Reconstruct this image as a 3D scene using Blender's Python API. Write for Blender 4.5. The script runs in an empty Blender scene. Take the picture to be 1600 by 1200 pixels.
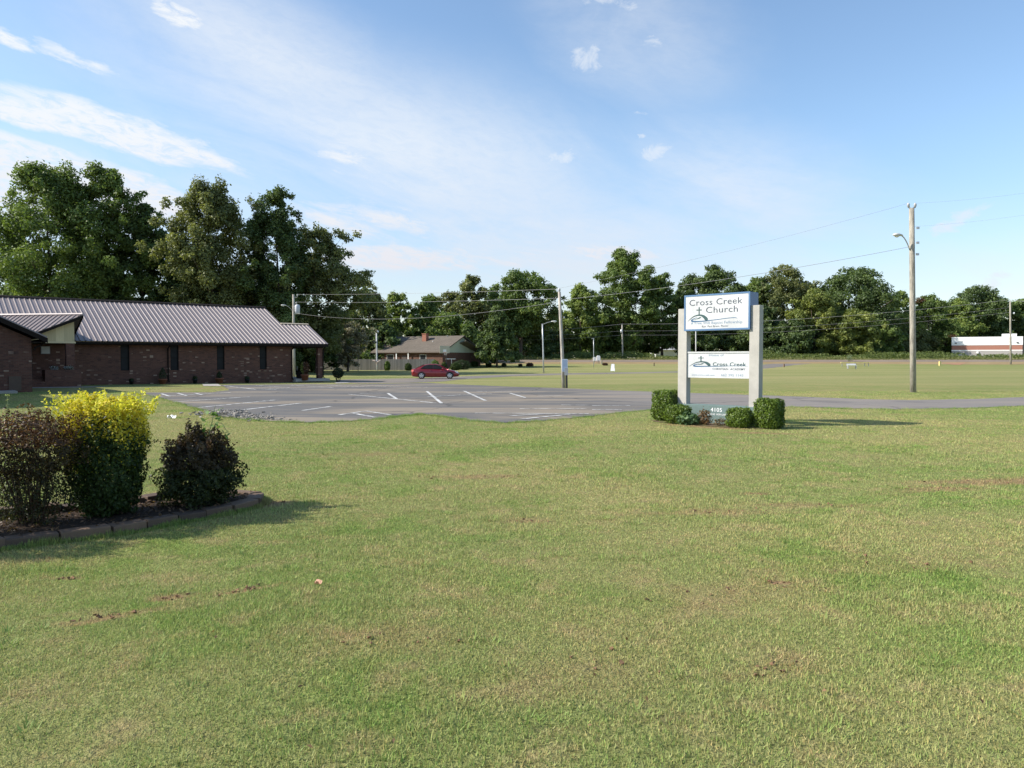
import bpy, bmesh, math, random
import numpy as np
from mathutils import Vector, Matrix

# ------------------------------------------------------------------ scene, camera, sky, sun, exposure
S = bpy.context.scene
COL = S.collection
CAM_H = 1.6
PITCH = math.atan(40 / 1200)
cam_d = bpy.data.cameras.new('camera'); cam = bpy.data.objects.new('camera', cam_d); COL.objects.link(cam)
cam.location = (0, 0, CAM_H); cam.rotation_euler = (math.radians(90) - PITCH, 0, 0)
cam_d.sensor_width = 36; cam_d.lens = 27; cam_d.clip_start = 0.1; cam_d.clip_end = 3000
S.camera = cam
S.view_settings.view_transform = 'Standard'; S.view_settings.look = 'None'
S.view_settings.exposure = 1.0; S.view_settings.gamma = 1
SUN_EL = math.radians(36)
SUN_AZ = math.radians(-97)                     # compass style: 0 = +Y, positive towards +X; the sun stands in the left
sun_to = Vector((math.sin(SUN_AZ) * math.cos(SUN_EL), math.cos(SUN_AZ) * math.cos(SUN_EL), math.sin(SUN_EL)))
sun_l = bpy.data.lights.new('sun', 'SUN'); sun_l.energy = 3.6; sun_l.angle = math.radians(0.53); sun_l.color = (1.0, 0.93, 0.82)
sun = bpy.data.objects.new('sun', sun_l); COL.objects.link(sun)
sun.rotation_euler = (-sun_to).to_track_quat('-Z', 'Y').to_euler(); sun.location = (-60, 0, 60)

class NT:
    """small helper round a node tree"""
    def __init__(s, tree): s.t = tree
    def n(s, kind, props=None, **ins):
        nd = s.t.nodes.new(kind)
        for k, v in (props or {}).items(): setattr(nd, k, v)
        for k, v in ins.items():
            key = int(k[1:]) if k[0] == 'i' and k[1:].isdigit() else k.replace('_', ' ')
            s.put(nd.inputs[key], v)
        return nd
    def put(s, sock, v):
        if isinstance(v, bpy.types.NodeSocket): s.t.links.new(v, sock)
        elif isinstance(v, bpy.types.Node): s.t.links.new(v.outputs[0], sock)
        else: sock.default_value = v
    def m(s, op, a, b=0.0, c=0.0, clamp=False): return s.n('ShaderNodeMath', dict(operation=op, use_clamp=clamp), i0=a, i1=b, i2=c).outputs[0]
    def vm(s, op, a, b=(0, 0, 0)): return s.n('ShaderNodeVectorMath', dict(operation=op), i0=a, i1=b)
    def mr(s, v, a, b, c=0.0, d=1.0, smooth=True):
        return s.n('ShaderNodeMapRange', dict(interpolation_type='SMOOTHSTEP' if smooth else 'LINEAR'), Value=v, From_Min=a, From_Max=b, To_Min=c, To_Max=d).outputs[0]
    def mix(s, f, a, b, blend='MIX'):
        nd = s.t.nodes.new('ShaderNodeMix'); nd.data_type = 'RGBA'; nd.blend_type = blend
        s.put(nd.inputs[0], f); s.put(nd.inputs[6], a); s.put(nd.inputs[7], b); return nd.outputs[2]
    def noise(s, vec, scale, detail=4, rough=0.55, dist=0.0):
        return s.n('ShaderNodeTexNoise', None, Vector=vec, Scale=scale, Detail=detail, Roughness=rough, Distortion=dist).outputs[0]
    def ell(s, vec, x, y, a, b, rot=0.0):
        """0 at the centre of an ellipse, 1 on its edge"""
        mp = s.n('ShaderNodeMapping', dict(vector_type='TEXTURE'), Vector=vec, Location=(x, y, 0), Rotation=(0, 0, rot), Scale=(a, b, 1))
        return s.vm('LENGTH', mp).outputs['Value']

# world: Nishita sky with high thin cloud laid out over azimuth and elevation
W = bpy.data.worlds.new('World'); S.world = W; W.use_nodes = True
wt = NT(W.node_tree); W.node_tree.nodes.clear()
sky = wt.n('ShaderNodeTexSky', dict(sky_type='NISHITA', sun_disc=False, sun_elevation=SUN_EL, sun_rotation=SUN_AZ, altitude=50, air_density=1.0, dust_density=0.6, ozone_density=1.6))
tc = wt.n('ShaderNodeTexCoord'); sp = wt.n('ShaderNodeSeparateXYZ', None, Vector=tc.outputs['Generated'])
az = wt.m('ARCTAN2', sp.outputs[0], sp.outputs[1])
hyp = wt.m('SQRT', wt.m('ADD', wt.m('MULTIPLY', sp.outputs[0], sp.outputs[0]), wt.m('MULTIPLY', sp.outputs[1], sp.outputs[1])))
el = wt.m('ARCTAN2', sp.outputs[2], hyp)
ae = wt.n('ShaderNodeCombineXYZ', None, X=az, Y=el, Z=0.0).outputs[0]
def stretched(rot, sx, sy):
    return wt.n('ShaderNodeMapping', dict(vector_type='TEXTURE'), Vector=ae, Location=(0.3, 0.1, 0), Rotation=(0, 0, rot), Scale=(sx, sy, 1)).outputs[0]
n_streak = wt.noise(stretched(-0.2, 1.0, 0.16), 5.5, 8, 0.62, 0.5)
n_veil = wt.noise(stretched(-0.30, 1.0, 0.38), 2.6, 7, 0.6, 0.8)
n_puff = wt.noise(stretched(-0.1, 1.0, 0.6), 24.0, 8, 0.68, 0.6)
w1 = wt.n('ShaderNodeTexNoise', None, Vector=stretched(-.2, 1, .5), Scale=5.0, Detail=6.0, Roughness=.62)
w2 = wt.vm('MULTIPLY', wt.vm('SUBTRACT', w1.outputs['Color'], (.5, .5, .5)).outputs[0], (.16, .035, 0)).outputs[0]
ae_w = wt.vm('ADD', ae, w2).outputs[0]
def sky_ell(px, py, a, b, rot):                 # where a cloud stands, given as bearing and height in the same units as the photograph's horizon
    A = math.atan((px - 800) / 1200); c = math.cos(A)
    return wt.ell(ae_w, A, math.atan((560 - py) / 1200 * c), a / 1200 * c * c, b / 1200 * c, -rot)
def add_up(lst):
    r = lst[0]
    for q in lst[1:]: r = wt.m('MAXIMUM', r, q)
    return r
def soft(e, k): return wt.mr(e, 1.0, 0.0, 0.0, k)
veil = add_up([soft(sky_ell(*e[:5]), e[5]) for e in [
    (620, 250, 680, 210, .20, .92), (430, 100, 480, 150, .34, .85), (1150, 300, 360, 140, .35, .75), (200, 340, 620, 160, .1, .95), (760, 390, 900, 140, .03, .95),
    (1400, 430, 520, 80, 0, .60), (980, 60, 260, 150, .5, .5)]])
streak = add_up([soft(sky_ell(*e[:5]), e[5]) for e in [
    (205, 212, 330, 46, .24, 1.2), (60, 178, 200, 36, .24, 1.1), (120, 285, 380, 75, .20, 1.3), (-80, 260, 280, 85, .2, 1.25), (20, 330, 300, 60, .1, 1.0), (135, 98, 130, 24, .32, .85), (30, 60, 90, 22, .25, .9),
    (275, 30, 110, 34, .2, .9), (560, 345, 240, 70, .12, .75), (660, 405, 360, 44, .02, .85), (860, 400, 380, 46, .02, .8), (540, 240, 160, 70, .6, .65)]])
puff = add_up([soft(sky_ell(*e[:5]), e[5]) for e in [
    (880, 248, 48, 30, 0, .85), (1014, 246, 64, 28, -.1, .9), (926, 92, 84, 48, .1, .7), (1498, 346, 60, 34, -.7, .9), (1550, 440, 90, 34, -.3, .8), (990, 181, 26, 9, 0, .7),
    (988, 216, 18, 13, 0, .7), (1032, 70, 50, 28, .3, .65), (960, 10, 90, 22, .2, .75)]])
n_fine = wt.noise(stretched(-0.15, 1.0, 0.35), 38.0, 6, 0.7, .6)
c_v = wt.m('MULTIPLY', veil, wt.m('MULTIPLY', wt.mr(n_veil, .20, .62), wt.mr(n_fine, .25, .65, .80, 1.0)))
c_s = wt.m('MULTIPLY', wt.mr(n_fine, .30, .58, .45, 1.0), wt.m('MULTIPLY', wt.mr(wt.m('ADD', n_streak, wt.m('MULTIPLY', streak, .52)), .58, .96), wt.mr(streak, 0.0, .55)))
c_p = wt.m('MULTIPLY', wt.mr(wt.m('ADD', n_puff, wt.m('MULTIPLY', puff, .50)), .62, .98), wt.mr(puff, 0.0, .5))
cover = wt.m('MAXIMUM', wt.m('MAXIMUM', wt.m('MULTIPLY', c_v, .80), wt.m('MULTIPLY', c_s, .95)), wt.m('MULTIPLY', c_p, .62))
up = wt.mr(el, 0.0, 0.03)
SKY_GAIN = 1.0
sky_c = wt.mix(1.0, sky, (0.985, 1.03, 1.035, 1), 'MULTIPLY')
cloud_c = (4.45, 4.60, 4.75, 1)
col = wt.mix(wt.m('MULTIPLY', cover, up), sky_c, cloud_c)
col = wt.mix(1.0, col, wt.mix(wt.mr(el, .02, .30), (.855, .805, .84, 1), (1, 1, 1, 1)), 'MULTIPLY')
bg = wt.n('ShaderNodeBackground', None, Color=col, Strength=0.105)
wo = wt.n('ShaderNodeOutputWorld', None, Surface=bg.outputs[0])

# ------------------------------------------------------------------ helpers
def smooth01(a, b, v):
    t = np.clip((np.asarray(v, float) - a) / (b - a), 0, 1); return t * t * (3 - 2 * t)
def height(x, y):
    """ground level: flat lot, a shallow dip by the far lane, a rise to the highway beyond the field on the right"""
    x = np.asarray(x, float); y = np.asarray(y, float)
    right = smooth01(-0.14, -0.03, x / np.maximum(y, 1))
    h = (smooth01(110, 150, y) * 1.42 + smooth01(150, 180, y) * 0.12) * right
    h = h - 0.25 * np.exp(-(((x + 6.5) ** 2 + (y - 70) ** 2) / (2 * 17.0 ** 2)))
    near = smooth01(18, 12, y) * smooth01(0.5, 2, y)
    h = h + near * 0.012 * (np.sin(x * 1.7 + 0.6 * y) + np.sin(1.3 * y - 0.8 * x + 1.0))
    return h
def hz(x, y): return float(height(x, y))
def ray(px, py):
    u = (px - 800) / 1200; v = (py - 600) / 1200
    return Vector((u, math.cos(PITCH) - v * math.sin(PITCH), -math.sin(PITCH) - v * math.cos(PITCH)))
def at(px, py, Y):
    """the point at a bearing and height seen from the viewpoint, at distance Y"""
    r = ray(px, py); k = Y / r.y
    return Vector((r.x * k, Y, CAM_H + r.z * k))
def gnd(px, py):
    """where that bearing meets the ground"""
    r = ray(px, py); lo = 1.0; prev = 1.0
    Y = 2.0
    while Y < 400:
        k = Y / r.y
        if CAM_H + r.z * k <= hz(r.x * k, Y): break
        prev = Y; Y *= 1.02
    a, b = prev, Y
    for _ in range(30):
        mid = (a + b) / 2; k = mid / r.y
        if CAM_H + r.z * k <= hz(r.x * k, mid): b = mid
        else: a = mid
    k = b / r.y
    return Vector((r.x * k, b, hz(r.x * k, b)))

def setp(o, label=None, cat=None, group=None, kind=None):
    if label: o['label'] = label
    if cat: o['category'] = cat
    if group: o['group'] = group
    if kind: o['kind'] = kind
    return o
def empty(name, loc=(0, 0, 0), rz=0.0, label=None, cat=None, group=None):
    o = bpy.data.objects.new(name, None); COL.objects.link(o); o.location = loc; o.rotation_euler = (0, 0, rz); o.empty_display_size = .2
    return setp(o, label, cat, group)
def link(name, me, mat=None, parent=None):
    o = bpy.data.objects.new(name, me); COL.objects.link(o)
    if mat is not None and not me.materials:
        for m_ in (mat if isinstance(mat, (list, tuple)) else [mat]): me.materials.append(m_)
    if parent is not None: o.parent = parent
    return o
def copy_tree(o, parent=None):
    c = o.copy(); COL.objects.link(c)
    if parent is not None: c.parent = parent; c.matrix_parent_inverse = o.matrix_parent_inverse.copy()
    for ch in [q for q in bpy.data.objects if q.parent == o]: copy_tree(ch, c)
    return c

class MB:
    """collects shapes into ONE mesh"""
    def __init__(s): s.v = []; s.f = []; s.mi = []; s.cur = 0
    def add(s, vs, fs):
        b = len(s.v); s.v += [tuple(v) for v in vs]
        for f in fs: s.f.append(tuple(i + b for i in f)); s.mi.append(s.cur)
        return s
    def box(s, x0, x1, y0, y1, z0, z1):
        return s.add([(x0, y0, z0), (x1, y0, z0), (x1, y1, z0), (x0, y1, z0), (x0, y0, z1), (x1, y0, z1), (x1, y1, z1), (x0, y1, z1)],
                     [(0, 3, 2, 1), (4, 5, 6, 7), (0, 1, 5, 4), (1, 2, 6, 5), (2, 3, 7, 6), (3, 0, 4, 7)])
    def slab(s, pts, th):
        """a plate with corners pts (counter clockwise seen from its outside), th thick on the inside"""
        p = [Vector(q) for q in pts]; n = (p[1] - p[0]).cross(p[2] - p[0]).normalized(); k = len(p)
        vs = p + [q - n * th for q in p]
        fs = [tuple(range(k)), tuple(range(2 * k - 1, k - 1, -1))] + [(i, i + k, (i + 1) % k + k, (i + 1) % k) for i in range(k)]
        return s.add(vs, fs)
    def prism(s, pts, vec):
        p = [Vector(q) for q in pts]; k = len(p); vec = Vector(vec)
        return s.add(p + [q + vec for q in p], [tuple(range(k)), tuple(range(2 * k - 1, k - 1, -1))] + [(i, i + k, (i + 1) % k + k, (i + 1) % k) for i in range(k)])
    def tube(s, path, rad, n=8, caps=True):
        path = [Vector(p) for p in path]
        if not isinstance(rad, (list, tuple)): rad = [rad] * len(path)
        vs = []; ref = Vector((0, 0, 1))
        for i, p in enumerate(path):
            d = (path[min(i + 1, len(path) - 1)] - path[max(i - 1, 0)]).normalized()
            r_ = ref if abs(d.dot(ref)) < .95 else Vector((1, 0, 0))
            a = d.cross(r_).normalized(); b = d.cross(a).normalized()
            for k in range(n):
                t = 2 * math.pi * k / n; vs.append(p + (a * math.cos(t) + b * math.sin(t)) * rad[i])
        fs = []
        for i in range(len(path) - 1):
            for k in range(n):
                fs.append((i * n + k, i * n + (k + 1) % n, (i + 1) * n + (k + 1) % n, (i + 1) * n + k))
        if caps: fs += [tuple(range(n - 1, -1, -1)), tuple(range((len(path) - 1) * n, len(path) * n))]
        return s.add(vs, fs)
    def lathe(s, prof, c=(0, 0, 0), n=16):
        """prof: (radius, z) from the bottom up"""
        vs = []; fs = []
        for r_, z in prof:
            for k in range(n):
                t = 2 * math.pi * k / n; vs.append((c[0] + r_ * math.cos(t), c[1] + r_ * math.sin(t), c[2] + z))
        for i in range(len(prof) - 1):
            for k in range(n): fs.append((i * n + k, i * n + (k + 1) % n, (i + 1) * n + (k + 1) % n, (i + 1) * n + k))
        fs += [tuple(range(n - 1, -1, -1)), tuple(range((len(prof) - 1) * n, len(prof) * n))]
        return s.add(vs, fs)
    def build(s, name, mat, parent=None, smooth=False, bevel=0.0):
        me = bpy.data.meshes.new(name); me.from_pydata(s.v, [], s.f)
        bm = bmesh.new(); bm.from_mesh(me); bmesh.ops.recalc_face_normals(bm, faces=bm.faces); bm.to_mesh(me); bm.free()
        for m_ in (mat if isinstance(mat, (list, tuple)) else [mat]): me.materials.append(m_)
        me.polygons.foreach_set('material_index', s.mi)
        if smooth: me.polygons.foreach_set('use_smooth', [True] * len(me.polygons))
        o = link(name, me, None, parent)
        if bevel:
            b = o.modifiers.new('bevel', 'BEVEL'); b.width = bevel; b.segments = 2; b.limit_method = 'ANGLE'
        return o

def mesh_np(name, V, F, color=None, smooth=False):
    """V (n,3), F (m,k) arrays -> mesh; color (n,3) goes to the point attribute Col"""
    me = bpy.data.meshes.new(name); n = len(V); m_, k = F.shape
    me.vertices.add(n); me.vertices.foreach_set('co', np.ascontiguousarray(V, np.float32).ravel())
    me.loops.add(m_ * k); me.loops.foreach_set('vertex_index', np.ascontiguousarray(F, np.int32).ravel())
    me.polygons.add(m_); me.polygons.foreach_set('loop_start', np.arange(0, m_ * k, k, dtype=np.int32))
    if smooth: me.polygons.foreach_set('use_smooth', np.ones(m_, bool))
    if color is not None:
        ca = me.attributes.new('Col', 'FLOAT_COLOR', 'POINT')
        ca.data.foreach_set('color', np.concatenate([color, np.ones((n, 1))], 1).astype(np.float32).ravel())
    me.update(calc_edges=True); me.validate()
    return me
def unit(a): return a / np.maximum(np.linalg.norm(a, axis=1, keepdims=True), 1e-9)
def leaves(C, N, L, Wd, col, rng, fold=0.15):
    """leaf shaped quads at C facing N"""
    n = len(C); N = unit(N)
    t = unit(np.cross(N, rng.normal(size=(n, 3)))); b = np.cross(N, t)
    L = np.broadcast_to(np.asarray(L, float), (n,))[:, None]; Wd = np.broadcast_to(np.asarray(Wd, float), (n,))[:, None]
    V = np.stack([C - t * L / 2, C + b * Wd / 2 + N * fold * Wd, C + t * L / 2, C - b * Wd / 2 + N * fold * Wd], 1).reshape(-1, 3)
    F = np.arange(4 * n).reshape(n, 4)
    return V, F, np.repeat(col, 4, axis=0)

# ------------------------------------------------------------------ materials
def material(name):
    m_ = bpy.data.materials.new(name); m_.use_nodes = True; m_.node_tree.nodes.clear(); return m_, NT(m_.node_tree)
def finish(t, surf, disp=None):
    t.n('ShaderNodeOutputMaterial', None, Surface=surf.outputs[0])
def bsdf(t, color, rough=.6, metal=0.0, normal=None, spec=0.5, **kw):
    b = t.n('ShaderNodeBsdfPrincipled', None, Base_Color=color, Roughness=rough, Metallic=metal)
    b.inputs['Specular IOR Level'].default_value = spec
    for k, v in kw.items(): t.put(b.inputs[k.replace('_', ' ')], v)
    if normal is not None: t.put(b.inputs['Normal'], normal)
    return b
def c4(c): return (c[0], c[1], c[2], 1)
def plain(name, c, rough=.6, metal=0.0, var=.18, scale=6.0, spec=0.5, bump=0.0):
    """paint, metal or wood with a little uneven wear"""
    if name in bpy.data.materials: return bpy.data.materials[name]
    m_, t = material(name); tcn = t.n('ShaderNodeTexCoord').outputs['Object']
    nz = t.noise(tcn, scale, 5, .6)
    cc = t.mix(nz, c4([q * (1 - var) for q in c]), c4([min(1, q * (1 + var)) for q in c]))
    nrm = t.n('ShaderNodeBump', None, Strength=bump, Distance=.02, Height=nz).outputs[0] if bump else None
    finish(t, bsdf(t, cc, rough, metal, nrm, spec)); return m_
def leaf_material(name, trans=.35, rough=.55, spec=.35):
    m_, t = material(name)
    c = t.n('ShaderNodeAttribute', dict(attribute_name='Col')).outputs['Color']
    b = bsdf(t, c, rough, 0, None, spec)
    tr = t.n('ShaderNodeBsdfTranslucent', None, Color=t.mix(1.0, c, (1.15, 1.2, .6, 1), 'MULTIPLY'))
    mx = t.n('ShaderNodeMixShader', None, Fac=trans); t.put(mx.inputs[1], b.outputs[0]); t.put(mx.inputs[2], tr.outputs[0])
    finish(t, mx); return m_

def brick_material(name, light_amount=.06):
    m_, t = material(name)
    p = t.n('ShaderNodeSeparateXYZ', None, Vector=t.n('ShaderNodeTexCoord').outputs['Object'])
    v = t.n('ShaderNodeCombineXYZ', None, X=t.m('ADD', p.outputs[0], p.outputs[1]), Y=p.outputs[2], Z=0.0).outputs[0]
    br = t.n('ShaderNodeTexBrick', dict(offset=.5), Vector=v, Color1=(.145, .068, .049, 1), Color2=(.098, .047, .036, 1), Mortar=(.125, .092, .072, 1), Scale=1.0, Mortar_Size=.006, Bias=0.0, Brick_Width=.205, Row_Height=.075)
    cell = t.n('ShaderNodeCombineXYZ', None, X=t.m('FLOOR', t.m('DIVIDE', t.m('ADD', p.outputs[0], p.outputs[1]), .205)), Y=t.m('FLOOR', t.m('DIVIDE', p.outputs[2], .075)), Z=0.0).outputs[0]
    wn = t.n('ShaderNodeTexWhiteNoise', dict(noise_dimensions='2D'), Vector=cell).outputs[0]
    lightb = t.mr(wn, 1 - light_amount, 1 - light_amount + .01)
    patch = t.mr(t.noise(v, .9, 2), .40, .62)
    c = t.mix(t.m('MULTIPLY', lightb, patch), br.outputs['Color'], (.34, .25, .19, 1))
    c = t.mix(t.mr(wn, .0, .12, .55, 0), c, (.05, .03, .028, 1))
    c = t.mix(1.0, c, t.mix(t.noise(v, .6, 3), (.8, .8, .8, 1), (1.2, 1.15, 1.1, 1)), 'MULTIPLY')
    bp = t.n('ShaderNodeBump', None, Strength=.5, Distance=.01, Height=t.m('SUBTRACT', 1.0, br.outputs['Fac'])).outputs[0]
    finish(t, bsdf(t, c, .85, 0, bp, .3)); return m_

# bare or worn ground on the lawn: (px, py) of its middle -> ground, half length, half width, turn
SCARS = []
def scar(px, py, a, b, rot, k=1.0):
    g = gnd(px, py); SCARS.append((g.x, g.y, a, b, rot, k))
scar(1565, 753, 1.5, .34, .22, .85); scar(1465, 765, .75, .20, .15, .6)
scar(275, 932, .17, .10, .5, .9); scar(385, 922, .30, .05, .65, .85); scar(160, 965, .35, .07, .45, .8); scar(110, 905, .14, .05, 0, .7)
scar(1216, 912, .10, .06, 0, 1.0); scar(1183, 772, .22, .10, 0, .7); scar(1110, 800, .9, .22, .1, .45); scar(750, 745, .9, .20, 0, .55); scar(816, 815, .35, .14, 0, .55)
scar(1130, 930, .8, .3, .4, .35); scar(1270, 790, .9, .18, 0, .4); scar(560, 710, 1.2, .22, .1, .4); scar(1210, 1045, .35, .15, .5, .4); scar(1400, 880, 1.0, .3, .2, .3)
scar(405, 790, .40, .17, .6, 1.0); scar(1100, 667, 1.5, .30, -.75, .8); scar(1195, 677, .9, .22, -.4, .8); scar(330, 607, 3.2, 1.0, .6, .6); scar(620, 1000, .6, .25, .3, .3); scar(880, 1060, .7, .3, .3, .3)

lawn = bpy.data.node_groups.new('lawn_colour', 'ShaderNodeTree')
lawn.interface.new_socket(name='Color', in_out='OUTPUT', socket_type='NodeSocketColor')
lt = NT(lawn); go = lawn.nodes.new('NodeGroupOutput')
pos = lt.n('ShaderNodeNewGeometry').outputs['Position']
flat = lt.vm('MULTIPLY', pos, (1, 1, 0)).outputs[0]
n1 = lt.noise(flat, .16, 4, .6); n2 = lt.noise(flat, .55, 5, .62, .4); n3 = lt.noise(flat, 2.6, 5, .65, .3); n4 = lt.noise(flat, 14, 4, .7)
g_col = lt.mix(lt.mr(n1, .35, .65), (.205, .238, .083, 1), (.285, .270, .115, 1))
g_col = lt.mix(lt.mr(n2, .48, .66, 0, .75), g_col, (.160, .230, .055, 1))
g_col = lt.mix(lt.mr(n3, .46, .74, 0, .62), g_col, (.350, .265, .150, 1))
g_col = lt.mix(1.0, g_col, lt.mix(n4, (.78, .78, .78, 1), (1.22, 1.22, 1.22, 1)), 'MULTIPLY')
sy = lt.n('ShaderNodeSeparateXYZ', None, Vector=flat)
far = lt.mr(sy.outputs[1], 34, 60)
band = lt.noise(lt.vm('MULTIPLY', flat, (.02, .12, 0)).outputs[0], 1.0, 4, .6)
fld = lt.mix(lt.mr(band, .35, .65), (.215, .245, .092, 1), (.33, .305, .150, 1))
g_col = lt.mix(lt.m('MULTIPLY', far, .75), g_col, fld)
warp = lt.vm('ADD', flat, lt.vm('SCALE', lt.vm('SUBTRACT', lt.n('ShaderNodeTexNoise', None, Vector=flat, Scale=2.2, Detail=4.0).outputs['Color'], (.5, .5, .5)).outputs[0]).outputs[0]).outputs[0]
lawn.nodes[-1].name = 'warp'
for nd in lawn.nodes:
    if nd.type == 'VECT_MATH' and nd.operation == 'SCALE': nd.inputs['Scale'].default_value = .35
bare = None
for x, y, a, b, rot, k in SCARS:
    q = lt.mr(lt.ell(warp, x, y, a, b, rot), 1.25, .35, 0, k)
    bare = q if bare is None else lt.m('MAXIMUM', bare, q)
g_col = lt.mix(lt.m('MULTIPLY', bare, lt.mr(n3, .2, .6, .55, 1.0)), g_col, (.30, .205, .115, 1))
lawn.links.new(g_col, go.inputs[0])

def ground_material():
    m_, t = material('lawn'); gn = t.t.nodes.new('ShaderNodeGroup'); gn.node_tree = lawn
    p = t.n('ShaderNodeNewGeometry').outputs['Position']
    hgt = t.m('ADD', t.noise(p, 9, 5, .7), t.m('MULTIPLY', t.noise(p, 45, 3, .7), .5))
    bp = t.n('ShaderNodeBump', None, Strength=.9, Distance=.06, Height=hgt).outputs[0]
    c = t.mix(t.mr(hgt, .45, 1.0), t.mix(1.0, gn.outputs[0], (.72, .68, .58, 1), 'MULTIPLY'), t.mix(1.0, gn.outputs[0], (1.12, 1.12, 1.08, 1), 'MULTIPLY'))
    finish(t, bsdf(t, c, .95, 0, bp, .1)); return m_
def blade_material():
    m_, t = material('grass_blade'); gn = t.t.nodes.new('ShaderNodeGroup'); gn.node_tree = lawn
    c = t.mix(1.0, gn.outputs[0], t.n('ShaderNodeAttribute', dict(attribute_name='Col')).outputs['Color'], 'MULTIPLY')
    b = bsdf(t, c, .6, 0, None, .25); tr = t.n('ShaderNodeBsdfTranslucent', None, Color=c)
    mx = t.n('ShaderNodeMixShader', None, Fac=.3); t.put(mx.inputs[1], b.outputs[0]); t.put(mx.inputs[2], tr.outputs[0]); finish(t, mx); return m_
def asphalt_material(name, dark, tan, k=.5):
    m_, t = material(name); p = t.n('ShaderNodeNewGeometry').outputs['Position']
    q = t.n('ShaderNodeMapping', None, Vector=p, Rotation=(0, 0, .12), Scale=(.07, .26, 1)).outputs[0]
    st = t.mr(t.noise(q, 1.6, 6, .62, .5), .44, .62)
    c = t.mix(t.m('MULTIPLY', st, k), c4(dark), c4(tan))
    if name == 'asphalt': c = t.mix(t.mr(t.n('ShaderNodeSeparateXYZ', None, Vector=t.vm('ADD', p, t.vm('MULTIPLY', t.n('ShaderNodeTexNoise', None, Vector=p, Scale=.25).outputs['Color'], (3, 3, 0)).outputs[0]).outputs[0]).outputs[0], 3.5, 8.5, 0, .75), c, (.225, .20, .178, 1))
    pt = t.mr(t.noise(p, .22, 3, .5), .55, .62, 0, .35)
    c = t.mix(pt, c, c4([q_ * .7 for q_ in dark]))
    vo = t.n('ShaderNodeTexVoronoi', dict(feature='DISTANCE_TO_EDGE'), Vector=t.vm('ADD', p, t.n('ShaderNodeTexNoise', None, Vector=p, Scale=.6, Detail=5.0).outputs['Color']).outputs[0], Scale=.16)
    c = t.mix(t.mr(vo.outputs['Distance'], .0, .012, .55, 0), c, (.035, .034, .034, 1))
    g = t.noise(p, 40, 3, .8); c = t.mix(1.0, c, t.mix(g, (.7, .7, .7, 1), (1.3, 1.3, 1.3, 1)), 'MULTIPLY')
    bp = t.n('ShaderNodeBump', None, Strength=.35, Distance=.01, Height=g).outputs[0]
    finish(t, bsdf(t, c, .9, 0, bp, .25)); return m_
def paint_line_material():
    m_, t = material('worn_road_paint'); p = t.n('ShaderNodeNewGeometry').outputs['Position']
    wv = t.noise(p, 2.6, 6, .78); c = t.mix(t.mr(wv, .44, .60, 0, .92), (.62, .62, .60, 1), (.16, .155, .15, 1))
    finish(t, bsdf(t, c, .8, 0, None, .3)); return m_
def concrete_material(name, c):
    m_, t = material(name); p = t.n('ShaderNodeTexCoord').outputs['Object']
    nz = t.noise(p, 1.8, 6, .65); gr = t.noise(p, 60, 3, .7)
    drip = t.noise(t.vm('MULTIPLY', p, (9, 9, .8)).outputs[0], 1.0, 4, .6)
    cc = t.mix(t.mr(nz, .3, .7), c4([q * .86 for q in c]), c4([q * 1.08 for q in c]))
    cc = t.mix(t.mr(drip, .55, .8, 0, .22), cc, c4([q * .6 for q in c]))
    cc = t.mix(1.0, cc, t.mix(gr, (.85, .85, .85, 1), (1.15, 1.15, 1.15, 1)), 'MULTIPLY')
    if name == 'edging_block': cc = t.mix(1.0, cc, t.mix(t.n('ShaderNodeObjectInfo').outputs['Random'], (.55, .55, .58, 1), (1.35, 1.25, 1.15, 1)), 'MULTIPLY')
    finish(t, bsdf(t, cc, .85, 0, t.n('ShaderNodeBump', None, Strength=.25, Distance=.01, Height=gr).outputs[0], .3)); return m_
def bark_material(name, c):
    m_, t = material(name); p = t.n('ShaderNodeTexCoord').outputs['Object']
    nz = t.noise(t.vm('MULTIPLY', p, (8, 8, 1.2)).outputs[0], 1.5, 6, .7)
    cc = t.mix(t.mr(nz, .3, .7), c4([q * .55 for q in c]), c4([q * 1.3 for q in c]))
    finish(t, bsdf(t, cc, .9, 0, t.n('ShaderNodeBump', None, Strength=.8, Distance=.04, Height=nz).outputs[0], .2)); return m_
def wood_plank_material(name, c, pitch):
    m_, t = material(name); p = t.n('ShaderNodeSeparateXYZ', None, Vector=t.n('ShaderNodeTexCoord').outputs['Object'])
    k = t.m('FLOOR', t.m('DIVIDE', p.outputs[0], pitch))
    wn = t.n('ShaderNodeTexWhiteNoise', dict(noise_dimensions='1D'), W=k).outputs[0]
    gr = t.noise(t.n('ShaderNodeCombineXYZ', None, X=t.m('MULTIPLY', p.outputs[0], 30), Y=t.m('MULTIPLY', k, 7.3), Z=t.m('MULTIPLY', p.outputs[2], 1.5)).outputs[0], 1, 4, .6)
    cc = t.mix(wn, c4([q * .8 for q in c]), c4([q * 1.2 for q in c])); cc = t.mix(1.0, cc, t.mix(gr, (.75, .75, .75, 1), (1.25, 1.25, 1.25, 1)), 'MULTIPLY')
    finish(t, bsdf(t, cc, .85, 0, None, .2)); return m_
def shingle_material(name, c):
    m_, t = material(name); p = t.n('ShaderNodeTexCoord').outputs['Object']
    br = t.n('ShaderNodeTexBrick', dict(offset=.5), Vector=p, Color1=c4([q * .85 for q in c]), Color2=c4([q * 1.12 for q in c]), Mortar=c4([q * .55 for q in c]), Scale=1.0, Mortar_Size=.012, Brick_Width=.3, Row_Height=.14)
    cc = t.mix(1.0, br.outputs['Color'], t.mix(t.noise(p, .5, 4, .6), (.78, .78, .76, 1), (1.2, 1.2, 1.2, 1)), 'MULTIPLY')
    finish(t, bsdf(t, cc, .9, 0, None, .2)); return m_
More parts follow.
